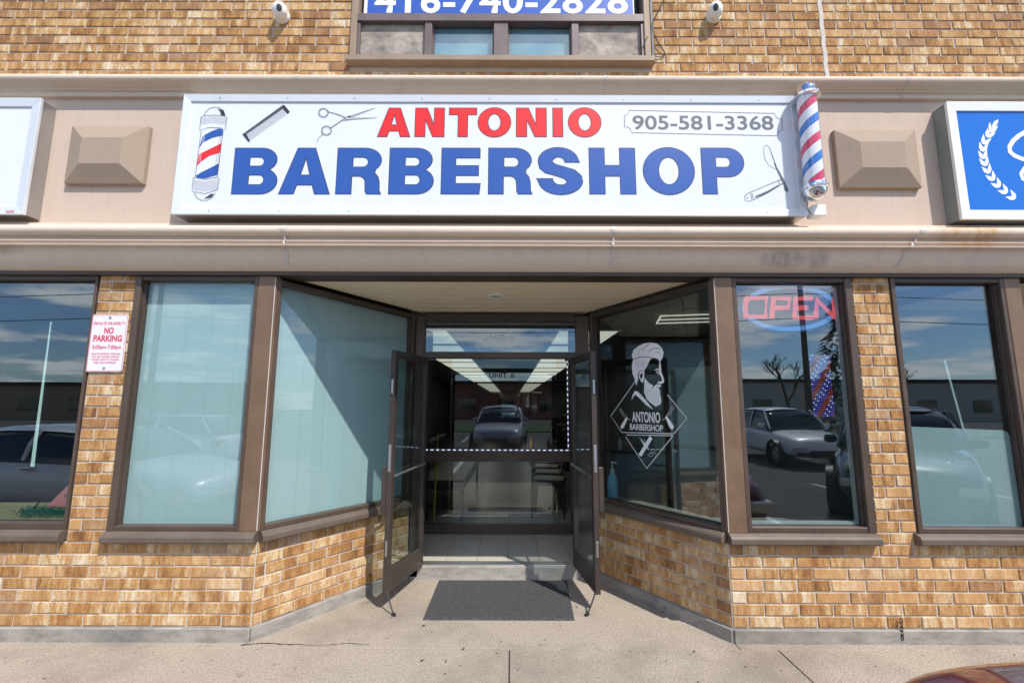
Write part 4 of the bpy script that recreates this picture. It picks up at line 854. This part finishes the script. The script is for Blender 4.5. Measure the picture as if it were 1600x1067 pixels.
# ------------------------------------------------------------------ no parking sign
npx = empty('no_parking_sign', (-3.028, -.006, 1.85), 0, label='white metal NO PARKING sign with red lettering on the left brick pillar', category='sign')
def rrect(x0, x1, z0, z1, r, n=5): return arc(x1 - r, z1 - r, r, r, 0, 90, n) + arc(x0 + r, z1 - r, r, r, 90, 180, n) + arc(x0 + r, z0 + r, r, r, 180, 270, n) + arc(x1 - r, z0 + r, r, r, 270, 360, n)
npl = lambda u, v, d=0: Vector((u, -.002 - d, v))
done('plate', lay(curve_mesh([rrect(-.136, .136, 0, .432, .018)], 0, .0015), npl), plain('sign_plate', (.72, .70, .76), .4, 0, .05), npx)
done('red_border', lay(curve_mesh([rrect(-.131, .131, .005, .427, .015), rrect(-.128, .128, .008, .424, .013)], 0, .0002), npl, .0022), PARKRED, npx)
for tx, r_, bo_ in (('PRIVATE PROPERTY', (-.118, .118, .350, .374), .02), ('NO', (-.034, .038, .283, .333), .04), ('PARKING', (-.108, .108, .224, .274), .04), ('3:00am-7:00am', (-.108, .108, .168, .200), .02), ('UNAUTHORIZED VEHICLES', (-.108, .108, .126, .140), .02), ('WILL BE TAGGED AND/OR', (-.104, .104, .104, .118), .02), ('TOWED AWAY AT OWNERS', (-.104, .104, .082, .096), .02), ('RISK AND EXPENSE', (-.082, .082, .060, .074), .02)):
    words(tx, r_, npl, PARKRED, npx, .0022, bo_)
for z_ in (.408, .028): MB().lathe([(0, -.006), (.008, -.005), (.011, -.001), (.011, 0)], 12, (0, -.003, z_), 'y').build('bolt', STEEL, npx, 0, True)
# chain
ch = empty('hanging_chain', (2.685, -.008, .01), 0, label='short black chain hanging from the brick near the bottom right', category='chain')
for i in range(5):
    m = MB(); pts = [(.008 * math.cos(R(a_)), 0, .018 * math.sin(R(a_))) for a_ in range(0, 360, 30)]; m.tube(pts + pts[:1], .0028, 6, False); o = m.build('link', BLACK, ch, 0, True)
    o.location = (-.0008 * i, -.012, .145 - i * .027); o.rotation_euler = (0, R(6 * (i % 2)), R(90 * (i % 2)))
# doormat
dm = MB().add([(-.672, .315, .0), (.482, .315, .0), (.515, 1.085, .0), (-.672, 1.085, .0), (-.665, .322, .014), (.475, .322, .014), (.508, 1.078, .014), (-.665, 1.078, .014)], [(0, 3, 2, 1), (4, 5, 6, 7), (0, 1, 5, 4), (1, 2, 6, 5), (2, 3, 7, 6), (3, 0, 4, 7)])
dm.build('doormat', MATM, None, .003, label='dark grey carpet doormat in front of the open doors', category='doormat')

# ------------------------------------------------------------------ bearded man decal on the right slanted window
n_ = Vector((1.12, .755, 0)).normalized(); p0 = Vector((.78, 1.12, 0)) + n_ * .048; ud = Vector((UR.x, UR.y, 0)).normalized()
dc = empty('window_decal', tuple(p0), AR, label='white vinyl decal of a bearded man above a diamond reading ANTONIO BARBERSHOP', category='decal')
def zd(x, y):
    d = sight(920 + x / 4.448, 500 + y / 4.448); p = CAM + d * ((p0 - CAM).dot(n_) / d.dot(n_)); return (p - p0).dot(ud), p.z
dpl = lambda u, v, d=0: Vector((u, -d, v))
DK = plain('decal_gap', (.03, .045, .05), .3)
it = [('P', [(330, 455), (318, 405), (303, 370), (300, 310), (308, 275), (299, 245), (312, 207), (345, 182), (380, 163), (430, 156), (475, 164), (505, 190), (521, 225), (513, 262), (494, 292), (480, 270), (450, 262), (425, 277), (412, 305), (400, 330), (388, 345), (385, 362), (368, 346), (350, 355), (341, 375), (343, 410), (336, 440)], VINYL, 'hair')]
it += [('P', [(388, 400), (402, 420), (422, 440), (446, 452), (440, 480), (455, 458), (475, 445), (498, 447), (502, 462), (484, 475), (497, 490), (494, 502), (505, 560), (500, 585), (465, 600), (430, 575), (402, 548), (385, 500)], VINYL, 'beard'), ('P', [(322, 490), (345, 500), (400, 560), (448, 622), (400, 590), (345, 535), (320, 518), (296, 558), (305, 520)], VINYL, 'collar')]
it += [('P', [(492, 290), (500, 300), (504, 360), (523, 408), (524, 432), (505, 444), (475, 437), (482, 428), (505, 426), (510, 412), (496, 380), (488, 330)], VINYL, 'nose'), ('P', [(453, 352), (470, 340), (497, 333), (498, 343), (475, 348)], VINYL, 'brow'), ('P', [(468, 362), (482, 352), (499, 358), (497, 378), (480, 374)], VINYL, 'eye'), ('P', [(352, 360), (370, 353), (388, 366), (385, 400), (378, 438), (362, 425), (348, 395)], VINYL, 'ear'), ('P', [(362, 372), (375, 368), (376, 395), (366, 402), (372, 415), (360, 408), (355, 385)], DK, 'ear_gap'), ('P', [(478, 360), (488, 358), (488, 370), (478, 368)], DK, 'pupil')]
T = .0045
it += [('L', [(378, 222), (385, 200), (402, 180), (430, 162)], T, DK), ('L', [(418, 228), (430, 208), (460, 195), (498, 200)], T, DK), ('L', [(345, 240), (350, 215), (372, 190)], .003, DK), ('L', [(308, 275), (350, 258), (400, 255), (440, 265), (478, 282)], .006, DK), ('L', [(462, 225), (485, 222), (500, 240)], .003, DK)]
it += [('L', [(330 + k * 9, 340 - (k % 3) * 6), (326 + k * 9, 275 + (k % 2) * 10)], .0016, DK) for k in range(8)] + [('L', [(400 + k * 11, 540 + k * 7), (398 + k * 11, 470 + k * 4)], .0014, DK) for k in range(9)] + [('L', [(468, 470), (495, 462)], .003, DK), ('L', [(470, 490), (492, 490)], .002, DK)]
D = .006
it += [('L', [(324, 425), (154, 666), (232, 780), (592, 789), (684, 681), (547, 519)], D, VINYL), ('L', [(262, 797), (585, 803)], D, VINYL), ('L', [(258, 812), (404, 1030), (586, 805)], D, VINYL)]
it += [('P', [(262, 672), (271, 684), (243, 748), (230, 755), (222, 745), (226, 730)], VINYL, 'razor_handle'), ('L', [(262, 672), (222, 615), (212, 622), (250, 678)], .003, VINYL), ('L', [(268, 680), (288, 695)], .003, VINYL), ('P', [(531, 673), (546, 668), (592, 738), (588, 757), (575, 758), (562, 745)], VINYL, 'razor_handle'), ('L', [(538, 672), (580, 600), (596, 606), (552, 668)], .003, VINYL), ('L', [(532, 682), (512, 695)], .003, VINYL)]
it += [('P', [(425, 804), (444, 824), (366, 948), (346, 934)], VINYL, 'comb'), ('P', [(350, 810), (400, 868), (420, 898), (410, 895), (385, 870)], VINYL, 'blade'), ('L', [(385, 822), (400, 880), (418, 902)], .003, VINYL), ('L', ell(432, 935, 14, 13, n=14), .0025, VINYL, True), ('L', ell(446, 908, 13, 11, n=14), .0025, VINYL, True), ('L', [(455, 920), (470, 928)], .002, VINYL)]
draw(zd, it, dpl, dc, .001)
for tx, (xa, xb, ya, yb), bo_ in (('ANTONIO', (303, 495, 638, 712), .02), ('BARBERSHOP', (288, 515, 724, 768), .012)):
    a_ = zd(xa, yb); b_ = zd(xb, ya); mid_t = zd((xa + xb) / 2, ya)[1]; mid_b = zd((xa + xb) / 2, yb)[1]
    words(tx, (a_[0], b_[0], mid_b, mid_t), dpl, VINYL, dc, .0022, bo_)

# ------------------------------------------------------------------ cars
def paint(name, col, metal=.3): 
    t = NT(name); t.bsdf(col, .35, metal, None, .5, coat=1.0); return t.m
CARGL = plain('car_glass', (.012, .014, .016), .04, 0, .0, spec=.8); TYRE = plain('tyre', (.02, .02, .02), .85); RIM = plain('rim', (.4, .41, .42), .3, .9); LAMP = plain('headlight_lens', (.6, .62, .65), .08, .2); TAILR = plain('tail_lens', (.35, .01, .01), .1)
def loftx(st, sec, mat, name, parent, sub=2):
    m = MB(); n = None
    for x, in [(s_[0],) for s_ in st]: pass
    for s_ in st:
        pts = sec(*s_); n = len(pts); m.v += [(s_[0], y, z) for y, z in pts]
    for i in range(len(st) - 1):
        for k in range(n - 1): m.f.append((i * n + k, i * n + k + 1, (i + 1) * n + k + 1, (i + 1) * n + k))
    m.f.append(tuple(range(n))); m.f.append(tuple((len(st) - 1) * n + k for k in range(n - 1, -1, -1)))
    o = m.build(name, mat, parent, 0, True); md_ = o.modifiers.new('s', 'SUBSURF'); md_.levels = md_.render_levels = sub; 
    for p in o.data.polygons: p.use_smooth = True
    return o
def car(loc, rz, pm, label, L=4.6, W=1.84, Hh=1.68, hood=.98, cab=(.8, 4.45), group=None):
    """x runs from the front bumper (0) backwards; z up from the ground"""
    e = empty('parked_car', loc, rz, label=label, category='car'); hw = W / 2; s = L / 4.6
    st = [(0.0, .42, hood - .34, .72), (.05, .36, hood - .22, .82), (.22, .3, hood - .13, .92), (.75 * s, .28, hood - .03, .98), (1.25 * s, .28, hood + .04, 1.0), (1.9 * s, .26, hood + .08, 1.0), (3.0 * s, .26, hood + .10, 1.0), (3.9 * s, .28, hood + .13, .99), (4.4 * s, .33, hood + .10, .95), (4.56 * s, .38, hood - .02, .86), (4.6 * s, .45, hood - .18, .8)]
    def sec(x, zb_, zt, wf):
        w_ = hw * wf; return [(-w_ * .55, zb_), (-w_ * .93, zb_ + .04), (-w_, zb_ + .22), (-w_, (zb_ + zt) / 2 + .06), (-w_ * .965, zt - .09), (-w_ * .87, zt - .015), (-w_ * .45, zt + .02), (0, zt + .028), (w_ * .45, zt + .02), (w_ * .87, zt - .015), (w_ * .965, zt - .09), (w_, (zb_ + zt) / 2 + .06), (w_, zb_ + .22), (w_ * .93, zb_ + .04), (w_ * .55, zb_), (-w_ * .55, zb_)]
    loftx(st, sec, pm, 'body', e)
    c0_, c1_ = cab[0] * s + .4, cab[1] * s; b0 = hood + .06
    gs = [(c0_, b0, b0 + .02, .80), (c0_ + .28 * s, b0, b0 + .24, .84), (c0_ + .72 * s, b0 + .03, Hh - .06, .76), (c0_ + 1.4 * s, b0 + .03, Hh, .74), (c1_ - .55 * s, b0 + .05, Hh - .04, .73), (c1_ - .12 * s, b0 + .05, (Hh + b0) / 2 + .02, .76), (c1_, b0 + .03, b0 + .06, .78)]
    def gsec(x, zb_, zt, wf):
        wt = hw * wf; wb = hw * .93; return [(-wb, zb_ - .05), (-(wb * .45 + wt * .55), (zb_ + zt) / 2), (-wt * .98, zt - .03), (-wt * .8, zt), (0, zt + .02), (wt * .8, zt), (wt * .98, zt - .03), (wb * .45 + wt * .55, (zb_ + zt) / 2), (wb, zb_ - .05), (-wb, zb_ - .05)]
    loftx(gs, gsec, CARGL, 'window_glass', e)
    rs_ = [(a_, zt - .0, zt + .008, wf) for a_, zb_, zt, wf in gs[2:5]]
    loftx([(x, z0, z1 + .012, wf) for x, z0, z1, wf in rs_], lambda x, zb_, zt, wf: [(-hw * wf, zb_ - .035), (-hw * wf * .82, zt + .008), (0, zt + .03), (hw * wf * .82, zt + .008), (hw * wf, zb_ - .035), (-hw * wf, zb_ - .035)], pm, 'roof', e, 1)
    for sy in (-1, 1):
        for (xa, za_), (xb, zb_) in (((c0_ + .1, b0), (c0_ + .72 * s, Hh - .07)), ((c0_ + 1.45 * s, b0), (c0_ + 1.42 * s, Hh - .04)), ((c1_ - .1, b0 + .02), (c1_ - .55 * s, Hh - .06))):
            MB().tube([(xa, sy * hw * .915, za_), ((xa + xb) / 2, sy * hw * .855, (za_ + zb_) / 2 + .03), (xb, sy * hw * .755, zb_)], .032, 8).build('pillar', pm, e, 0, True)
        for xw in (.88 * s, 3.62 * s):
            MB().lathe([(.40, -.10), (.405, .005), (.35, .012)], 24, (xw, sy * (hw - .0) - sy * 0, .36), 'y').build('wheel_arch', BLACK, e, 0, True)
            wh = MB().lathe([(.20, -.10), (.31, -.11), (.345, -.08), (.345, .08), (.31, .11), (.20, .10)], 28, (0, 0, 0), 'y').build('wheel', TYRE, e, 0, True); wh.location = (xw, sy * (hw - .10), .345)
            m = MB().lathe([(.0, .07), (.05, .08), (.06, .06), (.20, .06), (.215, .10)], 24, (0, 0, 0), 'y')
            for k_ in range(5): a_ = k_ * 1.2566; m.tube([(.04 * math.cos(a_), .075, .04 * math.sin(a_)), (.205 * math.cos(a_), .09, .205 * math.sin(a_))], .022, 6)
            rm = m.build('rim', RIM, wh, 0, True); rm.scale = (1, sy, 1)
        box('mirror', (c0_ + .30, c0_ + .46, *sorted((sy * (hw * .95), sy * (hw * .95 + .19))), b0 + .02, b0 + .16), pm, e, .03)
        box('headlight', (-.01, .22, *sorted((sy * hw * .55, sy * hw * .875)), hood - .47, hood - .35), LAMP, e, .02)
        box('tail_light', (L - .24, L - .04, *sorted((sy * hw * .6, sy * hw * .93)), hood - .2, hood - .02), TAILR, e, .02)
        for xh in (c0_ + 1.2 * s, c0_ + 2.15 * s): box('door_handle', (xh, xh + .16, *sorted((sy * (hw - .02), sy * (hw + .022))), hood - .06, hood - .025), CHROME, e, .008)
    box('grille', (-.015, .04, -.42, .42, hood - .66, hood - .46), BLACK, e, .01); box('bumper', (-.03, .12, -hw * .80, hw * .80, .38, .46), BLACK, e, .02)
    return e
car((2.03, -1.60, -.12), R(-90), paint('maroon_paint', (.13, .006, .016)), 'dark maroon car whose bonnet shows at the bottom right corner', Hh=1.6, hood=1.06)
car((-4.2, -3.7, -.15), R(186), paint('silver_paint', (.72, .73, .75), .15), 'silver car mirrored in the left edge window', Hh=1.42, hood=.90)
car((8.7, -9.4, -.15), R(-86), paint('pale_grey_paint', (.8, .81, .83), 0), 'light grey SUV mirrored in the OPEN sign window', Hh=1.68)
car((-11.6, -9.6, -.15), R(10), paint('white_paint', (.7, .7, .7), 0), 'white sedan mirrored in the left frosted window', Hh=1.45, hood=.9)
car((-.55, -8.3, -.15), R(-86), paint('slate_paint', (.35, .40, .48), .1), 'blue grey car mirrored in the inner doors', Hh=1.7, hood=1.05)
car((12.9, -12.4, -.15), R(-60), paint('black_paint', (.01, .01, .012), .2), 'black car parked beyond the light grey SUV', Hh=1.5, hood=.92)
car((5.65, -3.2, -.15), R(-52), paint('charcoal_paint', (.02, .022, .026), .3), 'charcoal SUV parked close to the right windows', Hh=1.7, hood=1.02)
cars_ = [o for o in COL.objects if o.name.startswith('parked_car') and o.parent is None]
for k_, (i_, x_, y_, a_, lb_) in enumerate(((2, -5.2, -16.0, -94, 'light grey SUV in the far row, left of the blue grey car'), (3, 3.6, -15.2, -84, 'white sedan in the far row behind the blue grey car'), (4, 17.8, -15.5, -75, 'blue grey car in the far row at the right'), (3, -17.5, -15.5, -100, 'white sedan in the far row at the left'))):
    o = copy_tree(cars_[i_]); o.location = (x_, y_, -.15); o.rotation_euler = (0, 0, R(a_)); o['label'] = lb_
# ------------------------------------------------------------------ across the lot (seen only in reflections)
lm = empty('lot_markings', (0, 0, -.15), 0, kind='structure')
YP = plain('white_line_paint', (.6, .6, .57), .8)
for i in range(-7, 8): box('bay_line', (i * 2.8 + 1.2, i * 2.8 + 1.32, -7.2, -2.3, -.001, .0), YP, lm)
for i in range(-7, 8): box('bay_line', (i * 2.8 + .4, i * 2.8 + .52, -19, -14, -.001, .0), YP, lm)
box('grass_strip', (-120, 120, -30, -22, -.16, -.10), plain('grass', (.05, .09, .025), .95, 0, .4, 3), None, kind='stuff')
box('road', (-150, 150, -42, -31, -.155, -.149), plain('road_asphalt', (.06, .06, .062), .9), None, kind='structure')
def far_building(x0, x1, y, h, col, label, n):
    e = empty('industrial_building', ((x0 + x1) / 2, y, -.15), 0, label=label, category='building'); hh = (x1 - x0) / 2
    box('wall', (-hh, hh, -12, 0, 0, h), plain('far_wall', col, .9), e); box('parapet', (-hh - .1, hh + .1, -12.1, .15, h, h + .4), plain('parapet', (.05, .025, .02), .8), e)
    for i in range(n): x = -hh + (i + .5) * 2 * hh / n; box('window', (x - 1.1, x + 1.1, .0, .06, 1, 2.4), CARGL, e)
    return e
far_building(-60, -12, -46, 3.6, (.28, .2, .15), 'low brown industrial building across the street, left', 9)
far_building(-8, 22, -48, 4.2, (.22, .08, .06), 'low red brick building across the street, middle', 6)
far_building(26, 90, -50, 4.4, (.4, .4, .38), 'long pale industrial building across the street, right', 10)
PW = plain('pole_wood', (.10, .075, .055), .9)
def pole(x, y, h, label):
    e = empty('utility_pole', (x, y, -.15), 0, label=label, category='utility pole')
    MB().tube([(0, 0, 0), (.1, 0, h)], [.17, .11], 10).build('shaft', PW, e, 0, True); box('crossarm', (-1.2, 1.2, -.06, .06, h - 1.0, h - .86), PW, e); MB().lathe([(0, -.4), (.25, -.4), (.25, .4), (0, .4)], 12, (.35, 0, h - 2.2)).build('transformer', STEEL, e)
pole(15.5, -20.5, 11.5, 'utility pole with transformer mirrored in the OPEN window'); pole(-19, -20.5, 11.5, 'utility pole mirrored in the left edge window')
m = MB()
for y, z in ((-20.5, 10.6), (-20.5, 9.2), (-20.5, 7.6), (-20.2, 6.2)):
    for xa, xb in ((-60, -19), (-19, 15.5), (15.5, 60)):
        m.tube([(xa + (xb - xa) * t / 10, y, z - 2.0 * (t / 10) * (1 - t / 10)) for t in range(11)], .022, 5)
m.build('power_lines', BLACK, None, label='black overhead power lines strung along the street', category='power lines')
def bare_tree(x, y, h, seed, label):
    e = empty('bare_tree', (x, y, -.15), 0, label=label, category='tree'); rr = random.Random(seed); br = MB(); tk = MB()
    def grow(p, d, l, r_, dep):
        q = p + d * l; (tk if dep == 0 else br).tube([p, (p + q) / 2 + Vector((rr.uniform(-.05, .05), rr.uniform(-.05, .05), 0)) * l, q], [r_, r_ * .85, r_ * .7], 5, False)
        if dep < 5:
            for k_ in range(3 if dep < 4 else 2): grow(q - d * l * rr.uniform(0, .3), (d + Vector((rr.uniform(-.8, .8), rr.uniform(-.8, .8), rr.uniform(-.1, .5)))).normalized(), l * rr.uniform(.55, .8), r_ * .6, dep + 1)
    grow(Vector((0, 0, 0)), Vector((0, 0, 1)), h * .3, h * .02, 0); tk.build('trunk', PW, e, 0, True); br.build('branches', PW, e)
bare_tree(26, -40, 9, 2, 'bare tree mirrored in the far right window'); bare_tree(9, -43, 7, 5, 'bare tree across the street near the red building'); bare_tree(38, -43, 9, 8, 'bare tree farthest right across the street')
def conifer(x, y, h, label):
    e = empty('spruce_tree', (x, y, -.15), 0, label=label, category='tree'); rr = random.Random(4)
    MB().tube([(0, 0, 0), (0, 0, h * .95)], [.18, .03], 8).build('trunk', PW, e); m = MB()
    for i in range(2600):
        t = rr.random() ** .8; z = h * (.08 + .9 * t); rad = (1 - t) * h * .24 * (.8 + .3 * math.sin(z * 5)); a_ = rr.uniform(0, 6.283); r_ = rad * math.sqrt(rr.uniform(.15, 1)); c = Vector((r_ * math.cos(a_), r_ * math.sin(a_), z - r_ * .25)); s_ = rr.uniform(.12, .3)
        m.add([c, c + Vector((math.cos(a_), math.sin(a_), -.35)) * s_, c + Vector((-math.sin(a_) * .4, math.cos(a_) * .4, .25)) * s_], [(0, 1, 2)])
    m.build('needles', plain('spruce', (.02, .04, .02), .9), e, kind='stuff')
conifer(11.8, -12.5, 6.6, 'dark spruce mirrored at the edge of the OPEN window')
ps = empty('pylon_sign', (-39, -28, -.15), 0, label='green roadside sign on a dark base mirrored in the left edge window', category='sign')
ps.scale = (.62, .62, .6); box('post', (-.4, .4, -.2, .2, 0, 4.0), BLACK, ps); box('board', (-2.2, 2.2, -.25, .25, 4.0, 5.8), plain('sign_green', (.02, .30, .08), .5), ps); box('light_square', (.9, 2.0, .25, .27, 4.3, 5.5), plain('pale_green', (.3, .6, .35), .5), ps)
